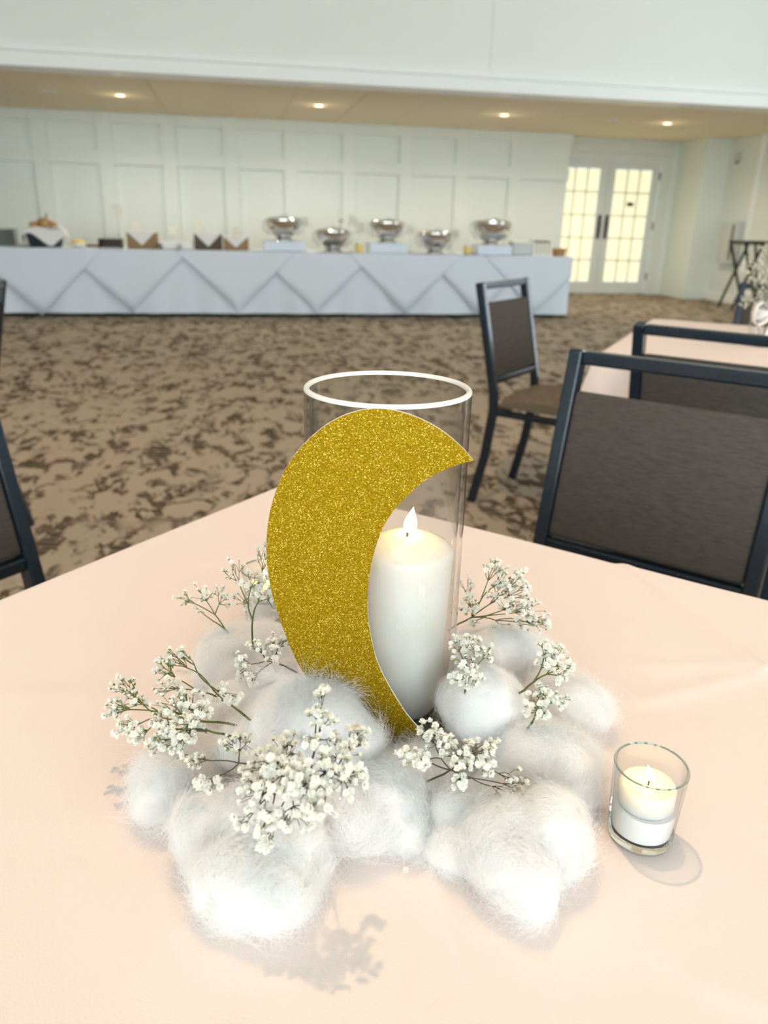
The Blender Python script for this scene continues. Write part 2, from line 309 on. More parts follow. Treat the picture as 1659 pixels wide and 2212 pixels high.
MAT = dict(
    carpet=carpet_mat(),
    wall=pbr('pale_wall_paint', (0.80, 0.85, 0.80), 0.34, noise_scale=3, noise_amt=0.02),
    trim=pbr('white_trim_paint', (0.95, 0.96, 0.94), 0.4, noise_scale=5, noise_amt=0.015),
    ceil=pbr('beige_ceiling_board', (0.88, 0.78, 0.59), 0.9, noise_scale=40, noise_amt=0.04),
    hiceil=pbr('white_high_ceiling', (0.82, 0.82, 0.79), 0.9, noise_scale=10, noise_amt=0.02),
    soffit=pbr('pale_soffit_paint', (0.90, 0.90, 0.84), 0.6, noise_scale=3, noise_amt=0.015),
    doorwhite=pbr('white_door_paint', (0.74, 0.77, 0.73), 0.4, noise_scale=6, noise_amt=0.02),
    lit_pane=emit('lit_frosted_pane', (1.0, 0.93, 0.62), 0.62),
    black=pbr('black_metal', (0.012, 0.012, 0.012), 0.4, noise_scale=30, noise_amt=0.2),
    frame=pbr('black_frame_sky_tint', (0.006, 0.015, 0.026), 0.26, spec=0.5, coat=0.1, noise_scale=20, noise_amt=0.2),  # black gloss; blue in the base colour stands for reflected window sky
    fabric=weave_mat('taupe_weave', (0.062, 0.053, 0.047), (0.090, 0.078, 0.068)),
    seatfab=weave_mat('brown_seat_weave', (0.14, 0.110, 0.078), (0.21, 0.168, 0.122)),
    cloth=pbr('blush_tablecloth', (0.835, 0.715, 0.655), 0.85, spec=0.2, noise_scale=700, noise_amt=0.015, bump=0.12, sheen=0.1),
    linen=pbr('white_linen', (0.79, 0.85, 0.95), 0.8, spec=0.2, noise_scale=60, noise_amt=0.02),
    napkin=pbr('white_napkin', (0.86, 0.84, 0.82), 0.8, spec=0.2, noise_scale=60, noise_amt=0.02),
    glass=clear_glass('clear_vase_glass', (0.965, 0.97, 0.965), 0.0, 1.35),
    rimglass=solid_glass('cut_glass_rim', (0.97, 0.98, 0.97)),
    vaserim=pbr('polished_glass_edge', (0.80, 0.77, 0.73), 0.25, noise_scale=50, noise_amt=0.01),
    greenglass=solid_glass('thick_glass_base', (0.80, 0.93, 0.84)),
    candle=candle_mat('white_pillar_wax', 0, 0),
    votwax=candle_mat('white_votive_wax', 0, 0),
    paint=pbr('white_frosted_band', (0.88, 0.88, 0.88), 0.4, noise_scale=40, noise_amt=0.01),
    flame=emit('candle_flame', (1.0, 0.72, 0.28), 16.0),
    wick=pbr('burnt_wick', (0.05, 0.025, 0.01), 0.9, noise_scale=400, noise_amt=0.3),
    glitter=glitter_mat(),
    card=pbr('white_card_core', (0.90, 0.89, 0.86), 0.7, noise_scale=100, noise_amt=0.02),
    cotton=fluff_mat('white_cotton', (0.86, 0.85, 0.84), 0.10),
    fibre=fluff_mat('cotton_fibre', (0.99, 0.98, 0.965), 0.5),
    petal=fluff_mat('white_petal', (0.97, 0.955, 0.89), 0.4),
    calyx=pbr('green_calyx', (0.20, 0.23, 0.06), 0.6, noise_scale=300, noise_amt=0.2),
    stem=pbr('olive_stem', (0.115, 0.125, 0.035), 0.6, noise_scale=90, noise_amt=0.3),
    browstem=pbr('brown_stem', (0.060, 0.048, 0.022), 0.6, noise_scale=90, noise_amt=0.3),
    leaf=pbr('dark_leaf', (0.05, 0.085, 0.02), 0.5, noise_scale=100, noise_amt=0.3),
    chrome=pbr('polished_steel', (0.82, 0.81, 0.78), 0.03, metal=1.0, noise_scale=3, noise_amt=0.02),
    steel=pbr('brushed_steel', (0.55, 0.55, 0.53), 0.3, metal=1.0, noise_scale=3, noise_amt=0.03),
    plate=pbr('grey_stoneware', (0.50, 0.54, 0.50), 0.35, noise_scale=20, noise_amt=0.04),
    bread=pbr('baked_crust', (0.50, 0.30, 0.13), 0.7, noise_scale=25, noise_amt=0.25),
    butter=pbr('butter', (0.95, 0.70, 0.22), 0.5, noise_scale=20, noise_amt=0.05),
    darkbox=pbr('navy_basket', (0.010, 0.018, 0.028), 0.5, noise_scale=60, noise_amt=0.4),
    wood=wood_mat('brown_wood', (0.22, 0.12, 0.04), (0.36, 0.21, 0.08)),
    darkwood=wood_mat('dark_wood', (0.055, 0.028, 0.012), (0.10, 0.052, 0.022)),
    wicker=wood_mat('amber_wicker', (0.42, 0.22, 0.08), (0.60, 0.34, 0.14)),
    cream=pbr('cream_card', (0.97, 0.93, 0.80), 0.6, noise_scale=20, noise_amt=0.02),
    white=pbr('white_ceramic', (0.88, 0.87, 0.83), 0.3, noise_scale=20, noise_amt=0.01),
    lamp=emit('lit_downlight', (1.0, 0.86, 0.62), 6.0),
    bulb=emit('hall_bulb', (1.0, 0.80, 0.58), 8.0),
    greybox=pbr('grey_white_plastic', (0.62, 0.64, 0.62), 0.4, noise_scale=20, noise_amt=0.02),
    darkgrey=pbr('dark_grey_plastic', (0.12, 0.11, 0.10), 0.5, noise_scale=20, noise_amt=0.1),
    ribbon=pbr('white_satin_ribbon', (0.90, 0.86, 0.84), 0.35, noise_scale=30, noise_amt=0.02),
)

# ------------------------------------------------------------------ mesh helpers
class MB:
    def __init__(s): s.v = []; s.f = []
    def quad_box(s, c, size, rot=None):
        cx, cy, cz = c; hx, hy, hz = size[0] / 2, size[1] / 2, size[2] / 2
        b = len(s.v)
        for z in (-hz, hz):
            for (x, y) in ((-hx, -hy), (hx, -hy), (hx, hy), (-hx, hy)):
                p = Vector((x, y, z))
                if rot: p = rot @ p
                s.v.append((p.x + cx, p.y + cy, p.z + cz))
        for q in ((3, 2, 1, 0), (4, 5, 6, 7), (0, 1, 5, 4), (1, 2, 6, 5), (2, 3, 7, 6), (3, 0, 4, 7)):
            s.f.append(tuple(b + i for i in q))
        return s
    def span(s, x0, x1, y0, y1, z0, z1):
        return s.quad_box(((x0 + x1) / 2, (y0 + y1) / 2, (z0 + z1) / 2), (abs(x1 - x0), abs(y1 - y0), abs(z1 - z0)))
    def tube(s, pts, radii, seg=8, cap=True):
        pts = [Vector(p) for p in pts]
        if isinstance(radii, (int, float)): radii = [radii] * len(pts)
        b = len(s.v); n = len(pts); prev = None
        for i, p in enumerate(pts):
            t = (pts[min(i + 1, n - 1)] - pts[max(i - 1, 0)])
            if t.length < 1e-9: t = Vector((0, 0, 1))
            t.normalize()
            if prev is None:
                a = t.orthogonal().normalized()
            else:
                a = prev - t * prev.dot(t)
                a = a.normalized() if a.length > 1e-6 else t.orthogonal().normalized()
            prev = a; c = t.cross(a)
            for k in range(seg):
                w = 2 * math.pi * k / seg
                q = p + (a * math.cos(w) + c * math.sin(w)) * radii[i]
                s.v.append(tuple(q))
        for i in range(n - 1):
            for k in range(seg):
                k2 = (k + 1) % seg
                s.f.append((b + i * seg + k, b + i * seg + k2, b + (i + 1) * seg + k2, b + (i + 1) * seg + k))
        if cap:
            s.f.append(tuple(b + k for k in reversed(range(seg))))
            s.f.append(tuple(b + (n - 1) * seg + k for k in range(seg)))
        return s
    def bar(s, pts, w, d, side=(1, 0, 0)):
        """rectangular section swept along pts; w along side, d across"""
        pts = [Vector(p) for p in pts]; n = len(pts); b = len(s.v); sd = Vector(side).normalized()
        for i, p in enumerate(pts):
            t = (pts[min(i + 1, n - 1)] - pts[max(i - 1, 0)]).normalized()
            a = (sd - t * sd.dot(t)).normalized(); c = t.cross(a)
            for (x, y) in ((-1, -1), (1, -1), (1, 1), (-1, 1)):
                s.v.append(tuple(p + a * (x * w / 2) + c * (y * d / 2)))
        for i in range(n - 1):
            for k in range(4):
                k2 = (k + 1) % 4
                s.f.append((b + i * 4 + k, b + i * 4 + k2, b + (i + 1) * 4 + k2, b + (i + 1) * 4 + k))
        s.f.append((b + 3, b + 2, b + 1, b)); e = b + (n - 1) * 4
        s.f.append((e, e + 1, e + 2, e + 3))
        return s
    def lathe(s, prof, seg=32, center=(0, 0, 0), closed=False, sx=1.0, sy=1.0):
        """prof: (radius, z) pairs; radius 0 at an end closes it"""
        cx, cy, cz = center; rings = []
        for (r, z) in prof:
            if r < 1e-7:
                s.v.append((cx, cy, cz + z)); rings.append([len(s.v) - 1])
            else:
                st = len(s.v)
                for k in range(seg):
                    w = 2 * math.pi * k / seg
                    s.v.append((cx + r * math.cos(w) * sx, cy + r * math.sin(w) * sy, cz + z))
                rings.append(list(range(st, st + seg)))
        pairs = list(zip(rings[:-1], rings[1:]))
        if closed: pairs.append((rings[-1], rings[0]))
        for A, B in pairs:
            for k in range(seg):
                k2 = (k + 1) % seg
                if len(A) == 1 and len(B) == 1: continue
                if len(A) == 1: s.f.append((A[0], B[k2], B[k]))
                elif len(B) == 1: s.f.append((A[k], A[k2], B[0]))
                else: s.f.append((A[k], A[k2], B[k2], B[k]))
        return s
    def build(s, name, mat, parent=None, smooth=False, bevel=0.0, bseg=2, loc=None):
        me = bpy.data.meshes.new(name)
        me.from_pydata(s.v, [], s.f); me.update()
        bm = bmesh.new(); bm.from_mesh(me)
        bmesh.ops.recalc_face_normals(bm, faces=bm.faces)
        if bevel:
            es = [e for e in bm.edges if len(e.link_faces) == 2 and e.calc_face_angle(0) > 0.6]
            bmesh.ops.bevel(bm, geom=es, offset=bevel, segments=bseg, affect='EDGES', profile=0.5)
        bm.to_mesh(me); bm.free()
        if smooth:
            me.polygons.foreach_set('use_smooth', [True] * len(me.polygons))
            if smooth == 'auto':
                me.set_sharp_from_angle(angle=rad(40))
        me.materials.append(MAT[mat])
        o = bpy.data.objects.new(name, me); COL.objects.link(o)
        if parent is not None: o.parent = parent
        if loc is not None: o.location = loc
        return o

def tag(o, label=None, cat=None, group=None, kind=None):
    if label: o['label'] = label
    if cat: o['category'] = cat
    if group: o['group'] = group
    if kind: o['kind'] = kind
    return o

def thing(name, label, cat, loc=(0, 0, 0), rz=0.0, group=None):
    o = bpy.data.objects.new(name, None); COL.objects.link(o)
    o.empty_display_size = 0.05
    o.location = loc; o.rotation_euler = (0, 0, rz)
    return tag(o, label, cat, group)

def struct(o): o['kind'] = 'structure'; return o

def copy_tree(o, parent=None):
    c = o.copy(); COL.objects.link(c)
    if parent is not None: c.parent = parent
    for ch in list(o.children): copy_tree(ch, c)
    return c

def sub(name, shape, mat, parent, **kw):
    return shape.build(name, mat, parent, **kw)

# ------------------------------------------------------------------ the room
CEIL, HIGH = 2.44, 3.9
RX, LX, FY, SOF_Y, PW_Y, DW_Y = 7.78, -8.0, -5.0, 8.9, 12.6, 13.0
struct(MB().span(LX - .3, RX + .3, FY - .3, DW_Y + .3, -0.1, 0.0).build('floor', 'carpet'))
struct(MB().span(LX, RX, FY - .15, SOF_Y + .3, HIGH, HIGH + .1).build('ceiling_high', 'hiceil'))

# walls with real window openings: behind the photographer and along the right
def window_wall(name, horizontal, fixed, thick, lo, hi, centres):
    m = MB()
    def put(a, b_, z0, z1):
        if horizontal: m.span(a, b_, fixed - thick, fixed, z0, z1)
        else: m.span(fixed, fixed + thick, a, b_, z0, z1)
    xs = [lo]
    for c in centres: xs += [c - WIN_W / 2, c + WIN_W / 2]
    xs.append(hi)
    for i in range(0, len(xs), 2): put(xs[i], xs[i + 1], 0, HIGH)
    for c in centres: put(c - WIN_W / 2, c + WIN_W / 2, 0, WIN_Z0); put(c - WIN_W / 2, c + WIN_W / 2, WIN_Z1, HIGH)
    return struct(m.build(name, 'wall'))
window_wall('wall_front', True, FY, .15, LX, RX, WINDOW_X)
window_wall('wall_right', False, RX, .15, FY, DW_Y, SIDE_WINDOW_Y)
struct(MB().span(LX - .15, LX, FY, DW_Y, 0, HIGH).build('wall_left', 'wall'))
WN = 0
def window_frame(c, horizontal, left=False):
    global WN
    WN += 1
    def sp(a, b_, z0, z1, d=.05):
        if horizontal: return MB().span(a, b_, FY, FY + d, z0, z1)
        if left: return MB().span(LX, LX + d, a, b_, z0, z1)
        return MB().span(RX - d, RX, a, b_, z0, z1)
    h_ = WIN_W / 2
    w = struct(sp(c - h_, c - h_ + .07, WIN_Z0, WIN_Z1).build('window_%d' % WN, 'trim'))
    sp(c + h_ - .07, c + h_, WIN_Z0, WIN_Z1).build('jamb', 'trim', w)
    sp(c - h_, c + h_, WIN_Z1 - .07, WIN_Z1).build('head', 'trim', w)
    sp(c - h_ - .05, c + h_ + .05, WIN_Z0 - .05, WIN_Z0 + .02, .09).build('sill', 'trim', w)
    sp(c - .03, c + .03, WIN_Z0, WIN_Z1).build('mullion', 'trim', w)
    sp(c - h_, c + h_, 2.4, 2.46).build('transom', 'trim', w)
for c in WINDOW_X: window_frame(c, True)
for c in SIDE_WINDOW_Y:
    window_frame(c, False)

# soffit: pale wall above the alcove opening, with stepped white moulding along its lower edge
so = struct(MB().span(LX, 2.715, SOF_Y, SOF_Y + .3, 2.44, HIGH).build('wall_upper', 'soffit'))
MB().span(2.733, RX, SOF_Y, SOF_Y + .3, 2.44, HIGH).build('panel', 'soffit', so)
MB().span(2.715, 2.733, SOF_Y + .015, SOF_Y + .3, 2.44, HIGH).build('joint', 'soffit', so)
t1 = struct(MB().span(LX, RX, SOF_Y - .045, SOF_Y + .3, 2.42, 2.545).build('trim_1', 'trim', bevel=.006))
MB().span(LX, RX, SOF_Y - .07, SOF_Y, 2.545, 2.578).build('bead', 'trim', t1, bevel=.006)
MB().span(LX, RX, SOF_Y - .03, SOF_Y, 2.578, 2.606).build('cove', 'trim', t1, bevel=.006)

# low ceiling over the buffet: boards with recessed joints
ce = struct(MB().span(LX, RX, SOF_Y + .3, DW_Y + .2, CEIL + .012, CEIL + .1).build('ceiling', 'ceil'))
k = -8
while -0.04 + .787 * k < RX:
    x0 = max(LX, -0.04 + .787 * k + .006); x1 = min(RX, -0.04 + .787 * (k + 1) - .006)
    if x1 > x0: MB().span(x0, x1, SOF_Y + .3, DW_Y + .1, CEIL, CEIL + .013).build('ceiling_board', 'ceil', ce)
    k += 1
def downlight(x, y, z, label, lit, mat='lamp', grp=None):
    t = thing('recessed_downlight', label, 'ceiling light', (x, y, z), 0, grp)
    MB().lathe([(.085, 0), (.085, -.006), (.062, -.010), (.058, 0)], 24, closed=True).build('trim_ring', 'trim', t, smooth='auto')
    MB().lathe([(0, -.002), (.058, -.002), (.058, 0), (0, 0)], 24).build('lens' if lit else 'opening', mat if lit else 'darkgrey', t)
names = ['lit recessed downlight in the low ceiling above the wooden napkin boxes', 'lit recessed downlight in the low ceiling above the middle chafing dish',
         'lit recessed downlight in the low ceiling above the rightmost chafing dish', 'lit recessed downlight in the low ceiling nearest the french doors']
for (x, y), nm in zip(LOW_LAMPS, names): downlight(x, y, CEIL - .0005, nm, True, grp='low ceiling downlights')
downlight(5.04, 10.72, CEIL - .0005, 'unlit recessed fitting in the low ceiling left of the doors', False)
downlight(-2.03, 10.7, CEIL - .0005, 'small dark recessed fitting in the low ceiling at far left', False)
for (x, y, z), wh in zip(HALL_LAMPS, ('over the foreground table', 'to the right of the ribboned vase table', 'over the carpet before the buffet', 'over the left hand chairs')):
    downlight(x, y, HIGH - .0005, 'recessed downlight in the high ceiling ' + wh, True, 'bulb', 'high ceiling downlights')

# panelled back wall
wb = struct(MB().span(LX, 5.285, PW_Y + .06, PW_Y + .34, 0, CEIL).build('wall_back', 'wall'))
st = [0.017 + .876 * i for i in range(-9, 7)]
st = [x for x in st if LX + .1 < x < 5.2]
for x in st:
    MB().span(x - .105, x + .105, PW_Y, PW_Y + .061, 0.0, CEIL).build('stile', 'wall', wb, bevel=.004)
edges = [LX + .0] + st + [5.285 + .105]
for a, b_ in zip(edges[:-1], edges[1:]):
    x0, x1 = a + (.105 if a != LX else 0), b_ - .105
    if x1 - x0 < .03: continue
    for (z0, z1) in ((2.30, CEIL), (1.765, 1.935), (0.0, 0.22)):
        MB().span(x0, x1, PW_Y, PW_Y + .061, z0, z1).build('rail', 'wall', wb, bevel=.004)
# wall with the french doors
dw = struct(MB().span(5.0, 5.16, DW_Y, DW_Y + .2, 0, CEIL).build('wall_doors', 'wall'))
MB().span(5.16, 7.10, DW_Y, DW_Y + .2, 2.10, CEIL).build('lintel', 'wall', dw)
MB().span(7.10, RX, DW_Y, DW_Y + .2, 0, CEIL).build('pier', 'wall', dw)
t2 = struct(MB().span(7.07, 7.24, DW_Y - .03, DW_Y + .01, 0, 2.36).build('trim_2', 'doorwhite', bevel=.005))
MB().span(5.0, 7.07, DW_Y - .03, DW_Y + .01, 2.10, 2.22).build('head_casing', 'doorwhite', t2, bevel=.005)
MB().span(5.0, 7.26, DW_Y - .05, DW_Y + .01, 2.22, 2.36).build('cornice', 'doorwhite', t2, bevel=.005)
col_ = struct(MB().span(7.36, RX, 12.22, DW_Y, 0, CEIL).build('wall_column', 'wall'))
MB().span(7.355, RX, 12.205, 12.22, 0, .16).build('plinth', 'wall', col_)
struct(MB().span(RX - .02, RX, 4.0, 12.2, 0, .14).build('baseboard_right', 'trim'))
struct(MB().span(RX - .03, RX, 11.35, 11.43, .14, CEIL).build('trim_3', 'trim'))

def door_leaf(n, x0, x1, hinge_right):
    y0, y1 = DW_Y + .01, DW_Y + .055
    d = struct(MB().span(x0, x0 + .13, y0, y1, 0.01, 2.095).build('door_%d' % n, 'doorwhite', bevel=.003))
    MB().span(x1 - .13, x1, y0, y1, .01, 2.095).build('stile', 'doorwhite', d, bevel=.003)
    MB().span(x0 + .13, x1 - .13, y0, y1, .01, .20).build('bottom_rail', 'doorwhite', d, bevel=.003)
    MB().span(x0 + .13, x1 - .13, y0, y1, 1.99, 2.095).build('top_rail', 'doorwhite', d, bevel=.003)
    gx0, gx1, gz0, gz1 = x0 + .13, x1 - .13, .20, 1.99
    pw, ph = (gx1 - gx0) / 3, (gz1 - gz0) / 5
    for i in range(3):
        for j in range(5):
            MB().span(gx0 + i * pw + .014, gx0 + (i + 1) * pw - .014, y0 + .02, y0 + .028, gz0 + j * ph + .014, gz0 + (j + 1) * ph - .014).build('pane', 'lit_pane', d)
    for i in (1, 2): MB().span(gx0 + i * pw - .014, gx0 + i * pw + .014, y0 + .004, y1 - .006, gz0, gz1).build('muntin', 'doorwhite', d)
    for j in (1, 2, 3, 4):
        for i in range(3):
            MB().span(gx0 + i * pw + .014, gx0 + (i + 1) * pw - .014, y0 + .004, y1 - .006, gz0 + j * ph - .014, gz0 + j * ph + .014).build('muntin', 'doorwhite', d)
    hx = x0 + .06 if hinge_right else x1 - .06
    MB().span(hx - .028, hx + .028, y0 - .012, y0 + .002, .90, 1.28).build('handle_plate', 'black', d, bevel=.004)
    MB().tube([(hx, y0 - .012, 1.0), (hx, y0 - .05, 1.02), (hx, y0 - .05, 1.18), (hx, y0 - .012, 1.20)], .010, 8).build('pull_handle', 'black', d, smooth=True)
    if hinge_right:
        for z in (.30, 1.12, 1.90): MB().span(x1 - .004, x1 + .03, y0 - .014, y0 + .004, z - .06, z + .06).build('hinge', 'darkgrey', d)
        MB().span(gx0 + pw + .05, gx0 + 2 * pw - .05, y0 + .008, y0 + .019, gz0 + 3.42 * ph, gz0 + 3.60 * ph).build('plaque', 'black', d)
    return d
door_leaf(1, 5.22, 6.135, False)
door_leaf(2, 6.145, 7.06, True)

# fixtures on the right hand wall
wc = thing('wall_dispenser', 'grey white box fixed to the right wall beside the column', 'wall box', (RX, 11.72, .60))
MB().span(-.13, 0, -.20, .20, 0, .62).build('housing', 'greybox', wc, bevel=.01)
MB().span(-.136, -.128, -.165, -.115, .06, .58).build('slot', 'darkgrey', wc)
MB().span(-.14, -.02, -.21, -.19, .0, .64).build('end_cap', 'greybox', wc, bevel=.006)
wd = thing('wall_sensor', 'small grey fitting high on the right wall', 'wall fitting', (RX, 11.95, 2.1))
MB().span(-.05, 0, -.05, .05, 0, .14).build('body', 'greybox', wd, bevel=.01)
MB().lathe([(0, 0), (.025, 0), (.02, .03), (0, .03)], 12, (-.03, 0, -.03)).build('lens', 'darkgrey', wd)

# ------------------------------------------------------------------ table covers
def cloth_table(name_t, label_t, name_c, label_c, corner, e1, e2, L, top, creases, mat, drop=.24, seed=1, group=None, n=120):
    """square table whose far corner is `corner`; e1,e2 unit edge directions from it"""
    e1 = Vector((*e1, 0)); e2 = Vector((*e2, 0)); c0 = Vector((*corner, 0))
    cen = c0 + e1 * L / 2 + e2 * L / 2
    ang = math.atan2(e2.y, e2.x)
    t = thing(name_t, label_t, 'table', (cen.x, cen.y, 0), ang)
    MB().span(-L / 2 + .01, L / 2 - .01, -L / 2 + .01, L / 2 - .01, top - .034, top - .006).build('tabletop', 'wood', t, bevel=.004)
    MB().tube([(0, 0, .04), (0, 0, top - .035)], .04, 16).build('pedestal', 'black', t, smooth='auto')
    for k in range(4):
        a = k * math.pi / 2 + math.pi / 4
        MB().tube([(0, 0, .07), (.36 * math.cos(a), .36 * math.sin(a), .025)], [.026, .018], 8).build('foot', 'black', t, smooth='auto')
    # cloth: one continuous sheet, top grid + draped sides
    cb = MB(); idx = {}
    h = L / 2 + .004
    def hgt(x, y):
        wx = cen.x + x * math.cos(ang) - y * math.sin(ang); wy = cen.y + x * math.sin(ang) + y * math.cos(ang)
        z = 0.0
        for (ax, ay, bx, by, amp, wid) in creases:
            A = Vector((ax, ay)); B = Vector((bx, by)); P = Vector((wx, wy)); d = B - A
            s_ = max(0, min(1, (P - A).dot(d) / d.length_squared)); q = (P - (A + d * s_))
            side = (d.x * q.y - d.y * q.x) / d.length
            dist = q.length if 0 < s_ < 1 else q.length * 1.5
            z += amp * math.exp(-(dist / wid) ** 2) + (amp * .5 * math.tanh(side / wid) * math.exp(-(dist / (wid * 7)) ** 2))
        z += .0006 * noise.noise(Vector((wx * 5, wy * 5, 2.2))) + .0004 * noise.noise(Vector((wx * 13, wy * 13, 7.2)))
        return z
    for i in range(n + 1):
        for j in range(n + 1):
            x = -h + 2 * h * i / n; y = -h + 2 * h * j / n
            e = min(i, j, n - i, n - j)
            idx[i, j] = len(cb.v)
            cb.v.append((x, y, top + hgt(x, y) - (.002 if e == 0 else 0)))
    for i in range(n):
        for j in range(n): cb.f.append((idx[i, j], idx[i + 1, j], idx[i + 1, j + 1], idx[i, j + 1]))
    ring = [(i, 0) for i in range(n)] + [(n, j) for j in range(n)] + [(i, n) for i in range(n, 0, -1)] + [(0, j) for j in range(n, 0, -1)]
    prev = [idx[r] for r in ring]
    for lev in range(1, 13):
        cur = []; q = lev / 12
        for m_, (i, j) in enumerate(ring):
            x = -h + 2 * h * i / n; y = -h + 2 * h * j / n
            nx = (-1 if i == 0 else 1 if i == n else 0); ny = (-1 if j == 0 else 1 if j == n else 0)
            ln = math.hypot(nx, ny) or 1
            corner_pull = .10 if (nx and ny) else 0
            s = (i if ny else j) / n
            edge = min(s, 1 - s)
            out = .004 + q * (.03 + .030 * math.sin(s * 31 + (1 if ny else 3) * 2) + .02 * math.sin(s * 57)) + q * .025 * math.exp(-(edge / .06) ** 2)
            cb.v.append((x + nx / ln * out, y + ny / ln * out, top - .003 - drop * q)); cur.append(len(cb.v) - 1)
        for m_ in range(len(ring)):
            m2 = (m_ + 1) % len(ring)
            cb.f.append((prev[m2], prev[m_], cur[m_], cur[m2]))
        prev = cur
    c = cb.build(name_c, mat, None, smooth='auto')
    c.location = (cen.x, cen.y, 0); c.rotation_euler = (0, 0, ang)
    tag(c, label_c, 'tablecloth', group)
    return t, c

A43 = rad(43.08)
cloth_table('dining_table', 'square dining table under the blush cloth in the foreground', 'tablecloth', 'blush white cloth spread over the foreground table under the moon centrepiece',
            (.0742, 1.2015), (-math.sin(A43), -math.cos(A43)), (math.cos(A43), -math.sin(A43)), 1.22, .760,
            [(.470, .90, .505, .50, .0026, .0055), (.50, .578, .72, .36, .0018, .006), (.36, .545, .50, .575, .0011, .010), (.38, .60, .50, .585, .0008, .012), (.111, .385, .122, .20, .0030, .0065),
             (-.10, .62, -.30, .66, .0004, .012), (-.05, .90, .05, .93, .0006, .010), (.25, .28, .33, .22, .0008, .012), (-.12, .42, -.02, .28, .0006, .02)], 'cloth', seed=3, n=300)
cloth_table('dining_table', 'square dining table under the white cloth behind the right hand chairs', 'tablecloth', 'white cloth on the table that carries the ribboned flower vase',
            (1.16 + .6 * 1.22, 2.38 + .8 * 1.22), (-.6, -.8), (.8, -.6), 1.22, .760,
            [(1.5, 2.3, 1.9, 2.6, .001, .01)], 'cloth', seed=5)

# ------------------------------------------------------------------ banquet chairs
def make_chair():
    t = thing('banquet_chair', 'chair', 'chair')
    W = .205
    for s in (-1, 1):
        MB().bar([(s * W, .275, 0), (s * W, .225, .22), (s * W, .20, .42), (s * W, .205, .50), (s * W, .30, .93)], .028, .036).build('rear_leg', 'frame', t, bevel=.004)
        MB().bar([(s * W, -.215, 0), (s * W, -.20, .44)], .028, .032).build('front_leg', 'frame', t, bevel=.004)
        MB().bar([(s * W, -.19, .415), (s * W, .19, .415)], .022, .045, (0, 0, 1)).build('side_rail', 'frame', t, bevel=.003)
    MB().bar([(-.192, -.20, .415), (.192, -.20, .415)], .022, .045, (0, 1, 0)).build('front_rail', 'frame', t, bevel=.003)
    MB().bar([(-.192, .20, .415), (.192, .20, .415)], .022, .045, (0, 1, 0)).build('rear_rail', 'frame', t, bevel=.003)
    MB().bar([(-.192, .298, .916), (.192, .298, .916)], .030, .026, (0, 1, 0)).build('top_rail', 'frame', t, bevel=.005)
    MB().bar([(-.192, .214, .542), (.192, .214, .542)], .028, .026, (0, 1, 0)).build('lower_rail', 'frame', t, bevel=.004)
    rot = Matrix.Rotation(-math.atan2(.095, .43), 3, 'X')
    MB().quad_box((0, .2490, .7050), (.384, .026, .300), rot).build('back_panel', 'fabric', t, smooth='auto', bevel=.009, bseg=3)
    # seat cushion with a domed top
    sb = MB(); n = 14
    for i in range(n + 1):
        for j in range(n + 1):
            x = -1 + 2 * i / n; y = -1 + 2 * j / n
            z = .505 - .040 * (abs(x) ** 5 + abs(y) ** 5) * .6 - .008 * (x * x + y * y)
            sb.v.append((x * .19, y * .195 - .01, z))
    for i in range(n):
        for j in range(n):
            a = i * (n + 1) + j; sb.f.append((a, a + n + 1, a + n + 2, a + 1))
    ring = [i * (n + 1) for i in range(n)] + [n * (n + 1) + j for j in range(n)] + [i * (n + 1) + n for i in range(n, 0, -1)] + [j for j in range(n, 0, -1)]
    b0 = len(sb.v)
    for r in ring: sb.v.append((sb.v[r][0] * 1.0, sb.v[r][1], .436))
    for m_ in range(len(ring)):
        m2 = (m_ + 1) % len(ring); sb.f.append((ring[m_], ring[m2], b0 + m2, b0 + m_))
    sb.f.append(tuple(range(b0, b0 + len(ring))))
    sb.build('seat', 'seatfab', t, smooth='auto')
    return t

def rot_for(face):          # chair front is local -y
    return math.atan2(face[1], face[0]) + math.pi / 2
chair0 = make_chair()
CHAIRS = [((.60, 1.11), (-.7193, -.6947), 'dark framed chair with grey back panel facing the foreground table at right'),
          ((1.375, 1.93), (.714, .70), 'dark framed chair seen from behind, pulled up to the ribboned vase table'),
          ((1.328, 3.037), (.707, -.707), 'dark framed chair standing alone on the carpet before the buffet, seat showing'),
          ((-1.108, 2.81), (-1, 0), 'dark framed chair at the left edge whose rear leg reaches the carpet'),
          ((-.392, 1.14), (.73, -.68), 'dark framed chair nearest the lower left table edge, mostly cut off'),
          ((2.232, 2.891), (-.6, -.8), 'dark framed chair beyond the ribboned flower vase')]
for i, (p, fc, lb) in enumerate(CHAIRS):
    o = chair0 if i == 0 else copy_tree(chair0)
    o.location = (p[0], p[1], 0); o.rotation_euler = (0, 0, rot_for(fc)); tag(o, lb, 'chair', 'dark framed banquet chairs')

# ------------------------------------------------------------------ buffet
BX0, BX1, BY0, BY1, BZ = -3.9, 4.17, 9.60, 10.40, .745
bt = thing('buffet_table', 'long buffet table under floor length white linen', 'table', (0, 10.0, 0))
MB().span(BX0 + .02, BX1 - .02, -.38, .38, BZ - .035, BZ - .008).build('tabletop', 'wood', bt)
for x in (BX0 + .3, -1.2, 1.5, BX1 - .3):
    for y in (-.32, .32): MB().tube([(x, y, 0), (x, y, BZ - .03)], .016, 8).build('leg', 'black', bt)
sk = MB(); nx = 360
per = []
for i in range(nx + 1): per.append((BX0 + (BX1 - BX0) * i / nx, BY0, 0, -1))
for i in range(1, 40): per.append((BX1, BY0 + (BY1 - BY0) * i / 40, 1, 0))
for i in range(nx + 1): per.append((BX1 - (BX1 - BX0) * i / nx, BY1, 0, 1))
for i in range(1, 40): per.append((BX0, BY1 - (BY1 - BY0) * i / 40, -1, 0))
rows = []
